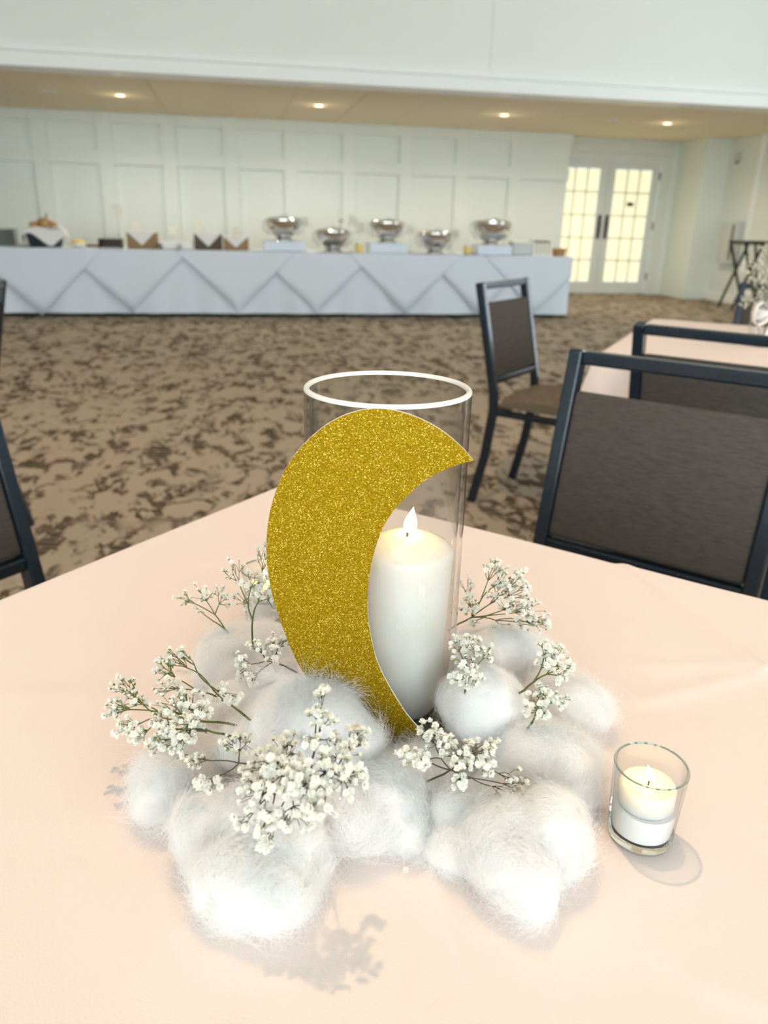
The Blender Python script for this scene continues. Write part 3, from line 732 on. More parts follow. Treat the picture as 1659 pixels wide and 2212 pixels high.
for lev in range(7):
    q = lev / 6; row = []
    for (x, y, a, b_) in per:
        s = x * 1.0 + y
        w = .010 + q * (.010 * math.sin(s * 19) + .016 * math.sin(s * 7.3 + 1) + .010)
        sk.v.append((x + a * w, y + b_ * w, BZ - (BZ - .045) * q)); row.append(len(sk.v) - 1)
    rows.append(row)
for A, B in zip(rows[:-1], rows[1:]):
    for i in range(len(per)):
        j = (i + 1) % len(per); sk.f.append((A[i], A[j], B[j], B[i]))
sk.f.append(tuple(rows[0]))
bc = sk.build('buffet_cloth', 'linen', None, smooth='auto')
tag(bc, 'floor length white linen skirting the long buffet table', 'tablecloth')
TIPS = [(-3.15, .03), (-2.17, .015), (-1.19, .05), (.03, .06), (.95, .045), (2.04, .045), (2.98, .04), (3.72, .05)]
WHERE = ['at the far left end past the plates', 'below the bread basket, its tip touching the carpet', 'below the dark wooden riser', 'below the three wooden boxes',
         'below the leftmost chafing dish', 'below the middle chafing dish', 'behind the lone chair', 'at the right end of the buffet']
for i, ((tx, tz), wh) in enumerate(zip(TIPS, WHERE)):
    off = .044 + (.008 if i % 2 else 0)
    hw = (BZ - tz)
    o = MB(); n = 12
    yy = BY0 - off
    x0, x1 = max(BX0, tx - hw), min(BX1 + .0, tx + hw)
    zt = BZ + .0025 + (.002 if i % 2 else 0)
    back = BY0 + .45
    def ztri(x): return max(tz, zt - (hw - abs(x - tx)))
    xs_ = sorted(set([x0, x1, tx] + [x0 + (x1 - x0) * k / 24 for k in range(25)]))
    base = len(o.v)
    for x in xs_:
        zb = zt - max(0.004, hw - abs(x - tx))
        for q in range(5):
            z = zt + (zb - zt) * q / 4
            o.v.append((x, yy + .004 * math.sin(x * 9) - .012 * (zt - z), z))
        o.v.append((x, min(back, BY0 + max(.02, (hw - abs(x - tx)) * .6)), zt))
    m_ = 6
    for k in range(len(xs_) - 1):
        a = base + k * m_; b_ = a + m_
        for q in range(4): o.f.append((a + q, b_ + q, b_ + q + 1, a + q + 1))
        o.f.append((a + 5, b_ + 5, b_, a))
    ob = o.build('overlay_cloth', 'linen', None, smooth='auto')
    ob.modifiers.new('thickness', 'SOLIDIFY').thickness = .0015
    tag(ob, 'white pointed linen overlay hanging ' + wh, 'overlay cloth', 'pointed overlays on the buffet')

TOPZ = BZ + .006
# stacked plates
pl = MB().lathe([(0, 0), (.07, 0), (.085, .004), (.135, .016), (.137, .019), (.085, .009), (0, .006)], 32)
first = None
ORD = ['topmost', 'second from the top', 'third from the top', 'fourth from the top', 'fourth from the bottom', 'third from the bottom', 'second from the bottom', 'lowest']
for sx, sy, nm in ((-2.56, 10.02, 'left'), (-2.27, 10.24, 'right')):
    for k in range(8):
        if first is None:
            o = first = pl.build('dinner_plate', 'plate', None, smooth='auto')
        else:
            o = first.copy(); COL.objects.link(o)
        o.location = (sx, sy, TOPZ + k * .0225); o.scale = (1, 1, 1.2)
        tag(o, 'grey plate, %s of the %s stack at the buffet left end' % (ORD[7 - k], nm), 'plate', 'grey dinner plates in the %s buffet stack' % nm)

# bread basket
b = thing('bread_basket', 'black square basket lined with a white napkin and filled with bread', 'basket', (-2.10, 9.86, TOPZ))
bb = MB()
for z, w in ((0, .15), (.20, .19)):
    for (x, y) in ((-1, -1), (1, -1), (1, 1), (-1, 1)): bb.v.append((x * w, y * w * .8, z))
for z, w in ((.20, .175), (.02, .14)):
    for (x, y) in ((-1, -1), (1, -1), (1, 1), (-1, 1)): bb.v.append((x * w, y * w * .8, z))
for q in range(3):
    for k in range(4):
        k2 = (k + 1) % 4; bb.f.append((q * 4 + k, q * 4 + k2, q * 4 + 4 + k2, q * 4 + 4 + k))
bb.f.append((3, 2, 1, 0)); bb.f.append((12, 13, 14, 15))
bb.build('body', 'darkbox', b, bevel=.004)
np_ = MB(); n = 28
for i in range(n + 1):
    for j in range(n + 1):
        u, v = -1 + 2 * i / n, -1 + 2 * j / n
        r = max(abs(u), abs(v)); z = .205 - .05 * max(0, .55 - r) - (0.34 * max(0, r - .62)) * (1.0 + .5 * math.sin(4 * math.atan2(v, u) + .6)) + .006 * math.sin(9 * u + 5 * v)
        k_ = .30 if r < .7 else .30 * (.7 + (r - .7) * .25) / r
        np_.v.append((u * k_, v * k_ * .82, z))
for i in range(n):
    for j in range(n): a = i * (n + 1) + j; np_.f.append((a, a + n + 1, a + n + 2, a + 1))
o = np_.build('napkin', 'napkin', None, smooth=True); o.location = (-2.10, 9.86, TOPZ + .005); o.rotation_euler = (0, 0, .1)
o.modifiers.new('thickness', 'SOLIDIFY').thickness = .003
tag(o, 'white napkin draped over the bread basket rim', 'napkin')
rb = MB().lathe([(0, -.03), (.03, -.026), (.047, -.005), (.044, .016), (.026, .032), (0, .038)], 16, sx=1.3)
r0 = None
for k, (x, y, z, a) in enumerate([(-.09, -.04, 0, .3), (.02, -.07, .004, 1.2), (.10, -.02, 0, 2.0), (-.06, .06, .01, .8), (.05, .05, .012, 2.6), (0.0, 0.0, .045, .2)]):
    if r0 is None: r0 = o = rb.build('bread_roll', 'bread', None, smooth=True)
    else: o = r0.copy(); COL.objects.link(o)
    o.location = (-2.10 + x, 9.86 + y, TOPZ + .232 + z); o.rotation_euler = (0, 0, a)
    tag(o, 'golden brown bread roll in the napkin lined basket, ' + ['at front left', 'at front middle', 'at front right', 'at back left', 'at back right', 'on top of the others'][k], 'bread roll', 'bread rolls in the basket')
lf = MB().tube([(0, 0, 0), (.01, 0, .03), (-.005, .01, .06)], [.006, .012, .002], 6).build('herb_sprig', 'leaf', None, smooth=True)
lf.location = (-2.07, 9.86, TOPZ + .30); tag(lf, 'small green herb sprig on top of the bread', 'herb')

bd = thing('butter_dish', 'small white dish heaped with yellow butter beside the bread basket', 'dish', (-1.74, 9.80, TOPZ))
MB().lathe([(0, 0), (.05, 0), (.085, .02), (.095, .045), (.088, .045), (.05, .012), (0, .01)], 24).build('bowl', 'white', bd, smooth='auto')
MB().lathe([(.082, .035), (.07, .065), (.035, .085), (0, .09)], 20).build('butter', 'butter', bd, smooth=True)

def sign(x, y, z0, zc, w, h, label, tall=True):
    t = thing('card_holder', label, 'sign', (x, y, z0), 0, 'buffet name cards')
    MB().lathe([(0, 0), (.028, 0), (.03, .004), (.008, .010), (0, .010)], 16).build('base', 'steel', t, smooth='auto')
    MB().tube([(0, 0, .008), (0, 0, zc - z0 - h / 2 + .01)], .0025, 6).build('stem', 'steel', t)
    MB().quad_box((0, -.004, zc - z0), (w, .003, h)).build('card', 'cream', t)
sign(-1.31, 9.98, TOPZ, 1.155, .115, .125, 'tall cream card on a wire stem above the dark wooden riser')
sign(-1.13, 10.18, TOPZ, .985, .10, .10, 'cream name card behind the leftmost wooden box')
sign(-.72, 10.2, TOPZ, .945, .09, .10, 'cream name card behind the white serving dish')
sign(-.40, 10.2, TOPZ, 1.0, .10, .11, 'cream name card behind the middle wooden box')
sign(.05, 10.2, TOPZ, .955, .09, .10, 'cream name card behind the rightmost wooden box')
sign(.86, 10.16, TOPZ, 1.08, .13, .12, 'cream name card just right of the leftmost chafing dish')
sign(1.46, 10.10, TOPZ, 1.11, .12, .12, 'cream name card above the left low steel bowl')
sign(1.56, 10.16, TOPZ, 1.03, .11, .14, 'cream name card just left of the middle chafing dish')
sign(2.22, 10.2, TOPZ, 1.02, .10, .10, 'pale name card right of the middle chafing dish')
sign(2.78, 10.12, TOPZ, .97, .12, .13, 'cream name card right of the right low steel bowl')

rz = thing('wooden_riser', 'low dark wooden riser under the tall cream card', 'riser', (-1.39, 9.84, TOPZ))
MB().span(-.13, .13, -.08, .08, .085, .10).build('top', 'darkwood', rz, bevel=.003)
for x in (-.12, .12): MB().span(x - .009, x + .009, -.08, .08, 0, .085).build('side', 'darkwood', rz)
MB().span(-.111, .111, .06, .075, 0, .085).build('back', 'darkwood', rz)
for k, x in enumerate((-1.42, -1.32)):
    g = MB().lathe([(.024, 0), (.028, .05), (.025, .05), (.021, .004), (0, .004), (0, 0)], 20).build('shot_glass', 'rimglass', None, smooth='auto')
    g.location = (x, 9.82, TOPZ + .1005); tag(g, 'small clear glass on the dark wooden riser, ' + ('left' if k == 0 else 'right') + ' one', 'glass', 'small glasses on the riser')
lb = thing('wooden_board', 'long low dark board lying beside the butter dish', 'board', (-1.66, 10.08, TOPZ))
MB().span(-.13, .13, -.07, .07, 0, .02).build('plank', 'darkwood', lb, bevel=.003)
MB().span(-.02, .02, .07, .12, .003, .017).build('handle', 'darkwood', lb, bevel=.003)

def napkin_box(x, y, w, h, mat, label, nlabel):
    t = thing('wooden_box', label, 'box', (x, y, TOPZ), 0, 'wooden boxes on the buffet')
    d = .26
    MB().span(-w / 2, w / 2, -d / 2, -d / 2 + .012, 0, h).build('front_board', mat, t)
    MB().span(-w / 2, w / 2, d / 2 - .012, d / 2, 0, h).build('back_board', mat, t)
    for s in (-1, 1): MB().span(s * w / 2 - s * .012, s * w / 2, -d / 2 + .012, d / 2 - .012, 0, h).build('side_board', mat, t)
    MB().span(-w / 2 + .012, w / 2 - .012, -d / 2 + .012, d / 2 - .012, 0, .01).build('floor_board', mat, t)
    nb = MB(); hz = h + .010; f = -d / 2 - .006
    nb.v = [(-w * .47, f, hz), (w * .47, f, hz), (0, f - .004, hz - h * .86), (-w * .47, d / 2, hz), (w * .47, d / 2, hz), (0, d * .2, hz + .012), (0, f, hz + .004)]
    nb.f = [(0, 6, 2), (6, 1, 2), (0, 3, 5, 6), (6, 5, 4, 1), (3, 4, 5)]
    o = nb.build('folded_napkin', 'napkin'); o.location = (x, y, TOPZ); o.modifiers.new('thickness', 'SOLIDIFY').thickness = .003
    tag(o, nlabel, 'napkin', 'pointed napkins in the wooden boxes')
napkin_box(-1.04, 9.92, .33, .17, 'wood', 'leftmost wooden box on the buffet, light brown with a napkin', 'pointed white napkin hanging over the leftmost wooden box')
napkin_box(-.29, 9.92, .32, .17, 'darkwood', 'middle wooden box on the buffet, dark brown with a napkin', 'pointed white napkin hanging over the dark middle box')
napkin_box(.03, 9.88, .29, .14, 'wood', 'rightmost wooden box on the buffet with a napkin', 'pointed white napkin hanging over the rightmost wooden box')
dish = MB()
sd = thing('serving_dish', 'white rectangular serving dish between the wooden boxes', 'dish', (-.66, 9.86, TOPZ))
MB().span(-.18, .18, -.11, .11, 0, .012).build('base', 'white', sd, bevel=.003)
for (a, b_, c, d_) in ((-.19, .19, -.12, -.105), (-.19, .19, .105, .12)): MB().span(a, b_, c, d_, .005, .09).build('long_side', 'white', sd, bevel=.004)
for (a, b_) in ((-.19, -.175), (.175, .19)): MB().span(a, b_, -.104, .104, .005, .09).build('short_side', 'white', sd, bevel=.004)
for k, (x, y) in enumerate(((-.83, 9.72), (-.62, 9.70))):
    g = MB().lathe([(.022, 0), (.026, .06), (.023, .06), (.019, .004), (0, .004), (0, 0)], 20).build('tasting_glass', 'rimglass', None, smooth='auto')
    g.location = (x, y, TOPZ); tag(g, 'small clear glass standing in front of the white serving dish, %s' % ('left' if k == 0 else 'right'), 'glass', 'small glasses by the serving dish')

def chafer(x, y, z, r, label):
    t = thing('chafing_dish', label, 'chafing dish', (x, y, z), 0, 'round steel chafing dishes')
    MB().lathe([(.10, 0), (.115, .004), (.105, .02), (.085, .03), (.080, .03), (.098, .004)], 28, closed=True).build('stand_ring', 'chrome', t, smooth='auto')
    prof = [(0, .02)]
    for k in range(1, 13):
        a = k / 12 * math.pi / 2; prof.append((r * math.sin(a), .02 + r * .95 * (1 - math.cos(a))))
    top = .02 + r * .95
    prof += [(r * 1.03, top + .004), (r * 1.03, top + .012), (r * .97, top + .012)]
    MB().lathe(prof, 48).build('bowl', 'chrome', t, smooth='auto')
    lid = [(r * .97, top + .012)]
    for k in range(1, 9):
        a = k / 8 * math.pi / 2; lid.append((r * .97 * math.cos(a), top + .012 + .035 * math.sin(a)))
    L_ = MB().lathe(lid, 48).build('lid', 'chrome', t, smooth='auto')
    MB().tube([(-.035, -r * .55, top + .03), (-.035, -r * .6, top + .055), (.035, -r * .6, top + .055), (.035, -r * .55, top + .03)], .006, 8).build('lid_handle', 'steel', L_, smooth=True)
    MB().tube([(-r * 1.02, .02, top), (-r * 1.12, .02, top - .02), (-r * 1.10, .02, top - .10), (-r * .75, .02, .06)], .007, 8).build('side_handle', 'steel', t, smooth=True)
    MB().tube([(r * 1.02, .02, top), (r * 1.12, .02, top - .02), (r * 1.10, .02, top - .10), (r * .75, .02, .06)], .007, 8).build('side_handle', 'steel', t, smooth=True)
def riser(x, y, w, h, label):
    o = MB().span(-w / 2, w / 2, -.20, .20, 0, h).build('draped_riser', 'linen', None, bevel=.008)
    o.location = (x, y, TOPZ); tag(o, label, 'riser', 'linen covered risers')
for (x, w, lab, clab) in ((.60, .50, 'leftmost round steel chafing dish raised on a white riser', 'white linen covered riser under the leftmost chafing dish'),
                          (1.86, .47, 'middle round steel chafing dish raised on a white riser', 'white linen covered riser under the middle chafing dish'),
                          (3.20, .45, 'rightmost round steel chafing dish raised on a white riser', 'white linen covered riser under the rightmost chafing dish')):
    riser(x, 9.92, w, .115, clab)
    chafer(x, 9.92, TOPZ + .1155, .215 if x < 3 else .245, lab)
chafer(1.20, 9.95, TOPZ, .215, 'low round steel chafing dish between the leftmost and middle raised ones')
chafer(2.48, 9.95, TOPZ, .220, 'low round steel chafing dish between the middle and rightmost raised ones')
ld = thing('serving_ladle', 'steel ladle standing up behind the left low chafing dish', 'ladle', (1.28, 10.27, TOPZ))
MB().tube([(0, 0, .01), (.02, 0, .18), (.05, 0, .34)], .006, 8).build('handle', 'steel', ld, smooth=True)
MB().lathe([(0, 0), (.03, .006), (.04, .03), (.036, .03), (.026, .01), (0, .006)], 20, (.06, 0, .335)).build('ladle_cup', 'chrome', ld, smooth='auto')
for x, lab in ((1.50, 'amber jar of sauce left of the middle riser'), (2.87, 'amber jar of sauce left of the rightmost riser')):
    j = thing('sauce_jar', lab, 'jar', (x, 9.80, TOPZ), 0, 'amber sauce jars')
    MB().lathe([(0, 0), (.045, 0), (.05, .01), (.05, .08), (.04, .095), (0, .095)], 20).build('jar_body', 'butter', j, smooth='auto')
    MB().lathe([(.041, .095), (.043, .1), (.043, .115), (0, .118)], 20).build('jar_lid', 'white', j, smooth='auto')
co = thing('storage_tub', 'white tub with cream lid right of the rightmost chafing dish', 'tub', (3.60, 9.92, TOPZ))
MB().span(-.13, .13, -.10, .10, 0, .145).build('tub_body', 'greybox', co, bevel=.012)
MB().span(-.14, .14, -.11, .11, .145, .165).build('tub_lid', 'cream', co, bevel=.005)
rk = thing('wire_rack', 'small dark wire rack near the right end of the buffet', 'rack', (3.87, 9.98, TOPZ))
MB().span(-.12, .12, -.08, .08, .15, .172).build('shelf', 'darkgrey', rk)
for x in (-.11, 0, .11):
    for y in (-.07, .07): MB().tube([(x, y, 0), (x, y, .15)], .005, 6).build('post', 'darkgrey', rk)
wk = thing('wicker_basket', 'small amber wicker basket at the right end of the buffet', 'basket', (4.07, 9.78, TOPZ))
for k in range(4): MB().lathe([(.072 + .004 * k, .004 + .022 * k), (.082 + .004 * k, .013 + .022 * k), (.076 + .004 * k, .025 + .022 * k), (.066 + .004 * k, .015 + .022 * k)], 20, closed=True).build('woven_band', 'wicker', wk, smooth='auto')
MB().lathe([(0, 0), (.072, 0), (.072, .008), (0, .008)], 20).build('woven_base', 'wicker', wk)

# tray stand by the right wall
ts = thing('tray_stand', 'black folding tray stand with crossed legs near the right wall', 'tray stand', (7.30, 10.6, 0))
for y in (-.17, .17):
    MB().bar([(-.22, y, .02), (.10, y, .93)], .034, .022, (1, 0, 0)).build('leg', 'black', ts)
    MB().bar([(.20, y + .024, .02), (-.17, y + .024, .93)], .034, .022, (1, 0, 0)).build('leg', 'black', ts)
for x in (-.17, .10): MB().bar([(x, -.19, .93), (x, .215, .93)], .03, .03, (1, 0, 0)).build('crossbar', 'black', ts)
for y in (-.16, .19): MB().span(-.20, .42, y - .02, y + .02, .945, .965).build('top_strap', 'black', ts)
MB().bar([(.22, -.16, .945), (.34, -.16, .45), (.44, -.16, .02)], .03, .022, (0, 1, 0)).build('leg', 'black', ts)
MB().bar([(.22, .19, .945), (.34, .19, .45), (.44, .19, .02)], .03, .022, (0, 1, 0)).build('leg', 'black', ts)

# ------------------------------------------------------------------ centrepiece: vase, candle, moon
TZ = .7605
VX, VY, VR, VH = .1101, .5668, .0635, .2905
v = thing('cylinder_vase', 'tall clear glass cylinder vase holding the pillar candle', 'vase', (VX, VY, TZ))
MB().lathe([(VR, .004), (VR, VH - .003), (VR - .0045, VH - .003), (VR - .0045, .012)], 96).build('wall', 'glass', v, smooth='auto')
prof = []
for k in range(13):
    a = k / 12 * math.pi; prof.append((VR - .00225 + .00228 * math.cos(a), VH - .003 + .0026 * math.sin(a)))
MB().lathe(prof + [(VR - .0045, VH - .0034), (VR, VH - .0034)], 96, closed=True).build('rim', 'vaserim', v, smooth='auto')
MB().lathe([(0, 0), (VR - .004, 0), (VR - .0005, .0038), (VR - .0047, .0118), (0, .0118)], 64).build('base', 'greenglass', v, smooth='auto')

def flame_mesh(h, r, lean):
    prof = [(0, 0), (r * .55, h * .06), (r * .92, h * .20), (r, h * .34), (r * .82, h * .52), (r * .52, h * .70), (r * .24, h * .86), (0, h)]
    m = MB().lathe(prof, 16)
    m.v = [(x + lean * (z / h) ** 2 * h, y, z) for (x, y, z) in m.v]
    return m

def pillar(loc, r0, r1, h, lean, label, name, mat):
    t = thing(name, label, 'candle', loc)
    prof = [(0, 0), (r0 * .93, 0), (r0, .004)]
    for k in range(1, 8): prof.append((r0 + (r1 - r0) * k / 8, .004 + (h - .008) * k / 8))
    prof += [(r1, h - .004), (r1 * .985, h), (r1 * .93, h + .0022), (r1 * .80, h + .0048), (r1 * .55, h + .0092), (r1 * .32, h + .0122), (r1 * .22, h + .0126), (r1 * .16, h + .0105), (0, h + .0098)]
    m = MB().lathe(prof, 64)
    m.v = [(x + lean[0] * z, y + lean[1] * z, z) for (x, y, z) in m.v]
    m.build('wax', mat, t, smooth=True)
    bx, by, bz = lean[0] * h, lean[1] * h, h + .0095
    MB().tube([(bx, by, bz), (bx + .0003, by, bz + .004), (bx + .0022, by, bz + .009), (bx + .0042, by, bz + .012)], [.0009, .0009, .0008, .0005], 6).build('wick', 'wick', t, smooth=True)
    fm = flame_mesh(.0225, .0056, .10)
    fl = fm.build('flame', 'flame', t, smooth=True, loc=(bx + .0022, by, bz + .0035))
    return t, (loc[0] + bx + .003, loc[1] + by, loc[2] + bz + .015)
_, fp = pillar((.1240, .5630, TZ + .0122), .0362, .0385, .1455, (.030, .0), 'lit white pillar candle standing inside the tall glass vase', 'pillar_candle', 'candle')
def candle_light(p, w):
    d = bpy.data.lights.new('candle_glow', 'POINT'); d.energy = w; d.color = (1.0, .58, .10); d.shadow_soft_size = .005
    o = bpy.data.objects.new('candle_glow', d); COL.objects.link(o); o.location = p
candle_light((fp[0], fp[1], fp[2] + .004), .13)

# crescent moon card
mo = thing('crescent_moon', 'gold glitter crescent moon card leaning on the front of the vase', 'moon decoration', (MOON_ORIGIN[0], MOON_ORIGIN[1], TZ))
Ux, Nn = Vector(MOON_RIGHT), Vector(MOON_NORMAL)
def cat(P, closed_ends, n_each=4):
    out = []
    for i in range(len(P) - 1):
        p0 = P[max(i - 1, 0)]; p1 = P[i]; p2 = P[i + 1]; p3 = P[min(i + 2, len(P) - 1)]
        for k in range(n_each):
            t = k / n_each
            out.append(tuple(.5 * ((2 * p1[a]) + (-p0[a] + p2[a]) * t + (2 * p0[a] - 5 * p1[a] + 4 * p2[a] - p3[a]) * t * t + (-p0[a] + 3 * p1[a] - 3 * p2[a] + p3[a]) * t ** 3) for a in (0, 1)))
    out.append(P[-1])
    return out
o_ = cat(MOON_OUTER + [MOON_INNER[0]], True); i_ = cat([MOON_INNER[0]] + MOON_INNER[1:] + [MOON_OUTER[0]], True)
def resample(P, n):
    L = [0]
    for a, b_ in zip(P[:-1], P[1:]): L.append(L[-1] + math.dist(a, b_))
    out = []; j = 0
    for k in range(n + 1):
        s = L[-1] * k / n
        while j < len(L) - 2 and L[j + 1] < s: j += 1
        t = (s - L[j]) / max(1e-9, L[j + 1] - L[j])
        out.append((P[j][0] + (P[j + 1][0] - P[j][0]) * t, P[j][1] + (P[j + 1][1] - P[j][1]) * t))
    return out
NS = 110
oo = resample(o_, NS); ii = resample(list(reversed(i_)), NS)
def moon_slab(d0, d1, inset=0.0):
    m = MB()
    def P(q, d): w = Ux * q[0] + Nn * d; return (w.x, w.y, q[1] - TZ)
    lay = []
    for d in (d0, d1):
        A = []; B = []
        for k in range(NS + 1):
            m.v.append(P(oo[k], d)); A.append(len(m.v) - 1)
            if k in (0, NS): B.append(A[-1])
            else: m.v.append(P(ii[k], d)); B.append(len(m.v) - 1)
        lay.append((A, B))
    for (A, B), fl in zip(lay, (1, 0)):
        for k in range(NS):
            q = [A[k], A[k + 1], B[k + 1], B[k]]
            q2 = []
            for z in q:
                if z not in q2: q2.append(z)
            m.f.append(tuple(q2 if fl else reversed(q2)))
    for side in (0, 1):
        P0, P1 = lay[0][side], lay[1][side]
        for k in range(NS): m.f.append((P0[k], P0[k + 1], P1[k + 1], P1[k]))
    return m
moon_slab(-.0012, .0010).build('card_core', 'card', mo)
moon_slab(.00101, .00125).build('glitter_face', 'glitter', mo)

# votive candle at right, and one glimpsed behind the moon
def votive(loc, label, lit_w):
    t = thing('votive_candle', label, 'votive candle', loc)
    R0, R1, H = .0228, .0252, .0605
    MB().lathe([(R0, .009), (R1, H), (R1 - .0017, H), (R0 - .0017, .009)], 64).build('glass_wall', 'glass', t, smooth='auto')
    MB().lathe([(R1 + .0001, H - .0002), (R1 - .0004, H + .0009), (R1 - .0013, H + .0009), (R1 - .0018, H - .0002)], 64, closed=True).build('rim', 'greenglass', t, smooth='auto')
    MB().lathe([(0, 0), (R0 - .003, 0), (R0 - .0008, .002), (R0, .0088), (0, .0088)], 48).build('thick_base', 'greenglass', t, smooth='auto')
    MB().lathe([(0, .0092), (R0 - .0019, .0092), (R0 - .0008, .029), (R0 - .003, .0285), (0, .0285)], 48).build('wax_fill', 'paint', t, smooth='auto')
    MB().lathe([(0, .0286), (.0185, .0286), (.0195, .031), (.0192, .0435), (.0180, .0452), (.010, .0440), (0, .0435)], 48).build('wax', 'votwax', t, smooth='auto')
    MB().tube([(0, 0, .043), (.0003, 0, .047), (.0012, 0, .0515)], [.0006, .0006, .0004], 6).build('wick', 'wick', t)
    fm = flame_mesh(.0135, .0031, -.28); fm.build('flame', 'flame', t, smooth=True, loc=(.0008, 0, .0475))
    candle_light((loc[0], loc[1], loc[2] + .056), lit_w)
votive((.2685, .3925, TZ), 'lit votive candle in a clear glass on the right of the cloth', .035)
votive((.0185, .745, TZ), 'lit votive candle glimpsed behind the moon left of the vase', .035)

# ------------------------------------------------------------------ cotton clouds
def outside_solid(P):
    """keep cotton clear of the vase, the moon card and the table"""
    d = P[:, :2] - np.array([VX, VY]); r = np.linalg.norm(d, axis=1)
    m = r < VR + .0015
    P[m, :2] = np.array([VX, VY]) + d[m] / np.maximum(r[m, None], 1e-6) * (VR + .0015)
    P[:, 2] = np.maximum(P[:, 2], TZ + .0008)
    return P
def in_front_of_moon(P):
    q = P - np.array([MOON_ORIGIN[0], MOON_ORIGIN[1], 0]); n_ = np.array(MOON_NORMAL); d = q @ n_
    m = d < .0026
    P[m] += (.0026 - d[m])[:, None] * n_
    return P
def behind_moon_ok(key): return key in ('moon', 'tip', 'front middle')
C_LABEL = {
 'front left': 'large white cotton puff at the front left, nearest the camera', 'front middle': 'white cotton puff in front of the vase, right of the biggest flower sprig',
 'front right': 'large white cotton puff at the front right stretching toward the votive', 'left': 'white cotton puff at the far left under the leafy flower sprig',
 'moon': 'white cotton puff heaped against the lower edge of the gold moon', 'back left': 'white cotton puff behind the moon on the left',
 'ball': 'round white cotton ball right of the candle', 'far right': 'white cotton puff at the far right of the centrepiece',
 'right': 'white cotton puff between the round ball and the votive candle', 'back right': 'white cotton puff behind the round ball under the fan of flowers',
 'tip': 'small white cotton wisp around the bottom tip of the moon'}
ico = bmesh.new(); bmesh.ops.create_icosphere(ico, subdivisions=6, radius=1.0)
ICO_V = np.array([v_.co[:] for v_ in ico.verts]); ICO_F = [tuple(v_.index for v_ in f.verts) for f in ico.faces]; ico.free()
ICO_V /= np.linalg.norm(ICO_V, axis=1)[:, None]
rs = np.random.RandomState(7)
for ki, (key, lobes) in enumerate(COTTON.items()):
    Lb = np.array(lobes); c = Lb[:, :3].mean(0)
    best = np.zeros(len(ICO_V)); acc = np.zeros(len(ICO_V))
    for lo in Lb:
        ctr = (c - lo[:3]) / lo[3:]; d = ICO_V / lo[3:]
        a = (d * d).sum(1); b_ = 2 * (d * ctr).sum(1); cc = (ctr * ctr).sum() - 1
        disc = b_ * b_ - 4 * a * cc
        t = np.where(disc > 0, (-b_ + np.sqrt(np.maximum(disc, 0))) / (2 * a), 0); t = np.maximum(t, 0)
        acc += t ** 22
    rr = acc ** (1 / 22.)
    P = c + ICO_V * rr[:, None]
    nz = np.array([noise.noise(Vector(p * 22 + ki * 5)) * .0085 + noise.noise(Vector(p * 55 + ki * 3)) * .0040 + noise.noise(Vector(p * 115)) * .0016 for p in P])
    if key == 'ball': nz *= .45
    P = c + ICO_V * (rr + nz)[:, None]
    P = outside_solid(P)
    if behind_moon_ok(key): P = in_front_of_moon(P)
    me = bpy.data.meshes.new('cotton_puff'); me.from_pydata([tuple(p) for p in (P - np.array([c[0], c[1], TZ]))], [], ICO_F); me.update()
    me.polygons.foreach_set('use_smooth', [True] * len(me.polygons)); me.materials.append(MAT['cotton'])
    t = thing('cotton_puff', C_LABEL[key], 'cotton', (c[0], c[1], TZ), 0, 'cotton puffs of the cloud base')
    o = bpy.data.objects.new('fluff', me); COL.objects.link(o); o.parent = t
    # loose fibres combed over the surface
    me.calc_loop_triangles()
    nrm = np.empty(len(P) * 3); me.vertices.foreach_get('normal', nrm); nrm = nrm.reshape(-1, 3)
    up = P[:, 2] > TZ + .003
    cand = np.nonzero(up)[0]
    NF = int(20000 * min(2.2, (Lb[:, 3].max() / .04) * (.5 + .3 * len(Lb)))); NP = 7
    ids = rs.choice(cand, NF)
    root = P[ids] + rs.normal(0, .0012, (NF, 3)); N_ = nrm[ids]
    fld = np.array([noise.noise_vector(Vector(p * 34 + ki)) for p in root])
    tan = fld + rs.normal(0, .30, (NF, 3)); tan -= N_ * (tan * N_).sum(1)[:, None]
    tan /= np.maximum(np.linalg.norm(tan, axis=1), 1e-6)[:, None]
    ln = rs.uniform(.008, .026, NF) * (.7 if key == 'ball' else 1.0)
    lift = np.abs(rs.normal(0, .10, NF)) + .02
    loose = rs.uniform(0, 1, NF) < .05
    lift = np.where(loose, lift + rs.uniform(.1, .35, NF), lift)
    if key == 'moon': lift = lift * .45
    side = np.cross(N_, tan); amp = rs.normal(0, .16, NF); ph = rs.uniform(0, 6.28, NF); fr_ = rs.uniform(2.5, 6, NF); bend = rs.normal(0, .45, NF)
    pts = np.empty((NF, NP, 3))
    for k in range(NP):
        s = k / (NP - 1)
        pts[:, k] = root - N_ * .0006 + tan * (ln * s)[:, None] + N_ * (ln * (lift * s * 1.6 - 0.42 * s * s + .05 * np.sin(fr_ * s + ph)))[:, None] + side * (ln * (amp * np.sin(fr_ * s + ph) * s + bend * s * s))[:, None]
    fl = outside_solid(pts.reshape(-1, 3))
    if behind_moon_ok(key): fl = in_front_of_moon(fl)
    fl = fl - np.array([c[0], c[1], TZ])
    hc = bpy.data.hair_curves.new('fibres'); hc.add_curves([NP] * NF)
    hc.points.foreach_set('position', fl.astype(np.float32).ravel())
    rd_ = np.tile(np.linspace(1, .5, NP), NF) * .000062
    hc.points.foreach_set('radius', rd_.astype(np.float32))
    hc.materials.append(MAT['fibre'])
    ho = bpy.data.objects.new('fibres', hc); COL.objects.link(ho); ho.parent = t; ho['kind'] = 'stuff'

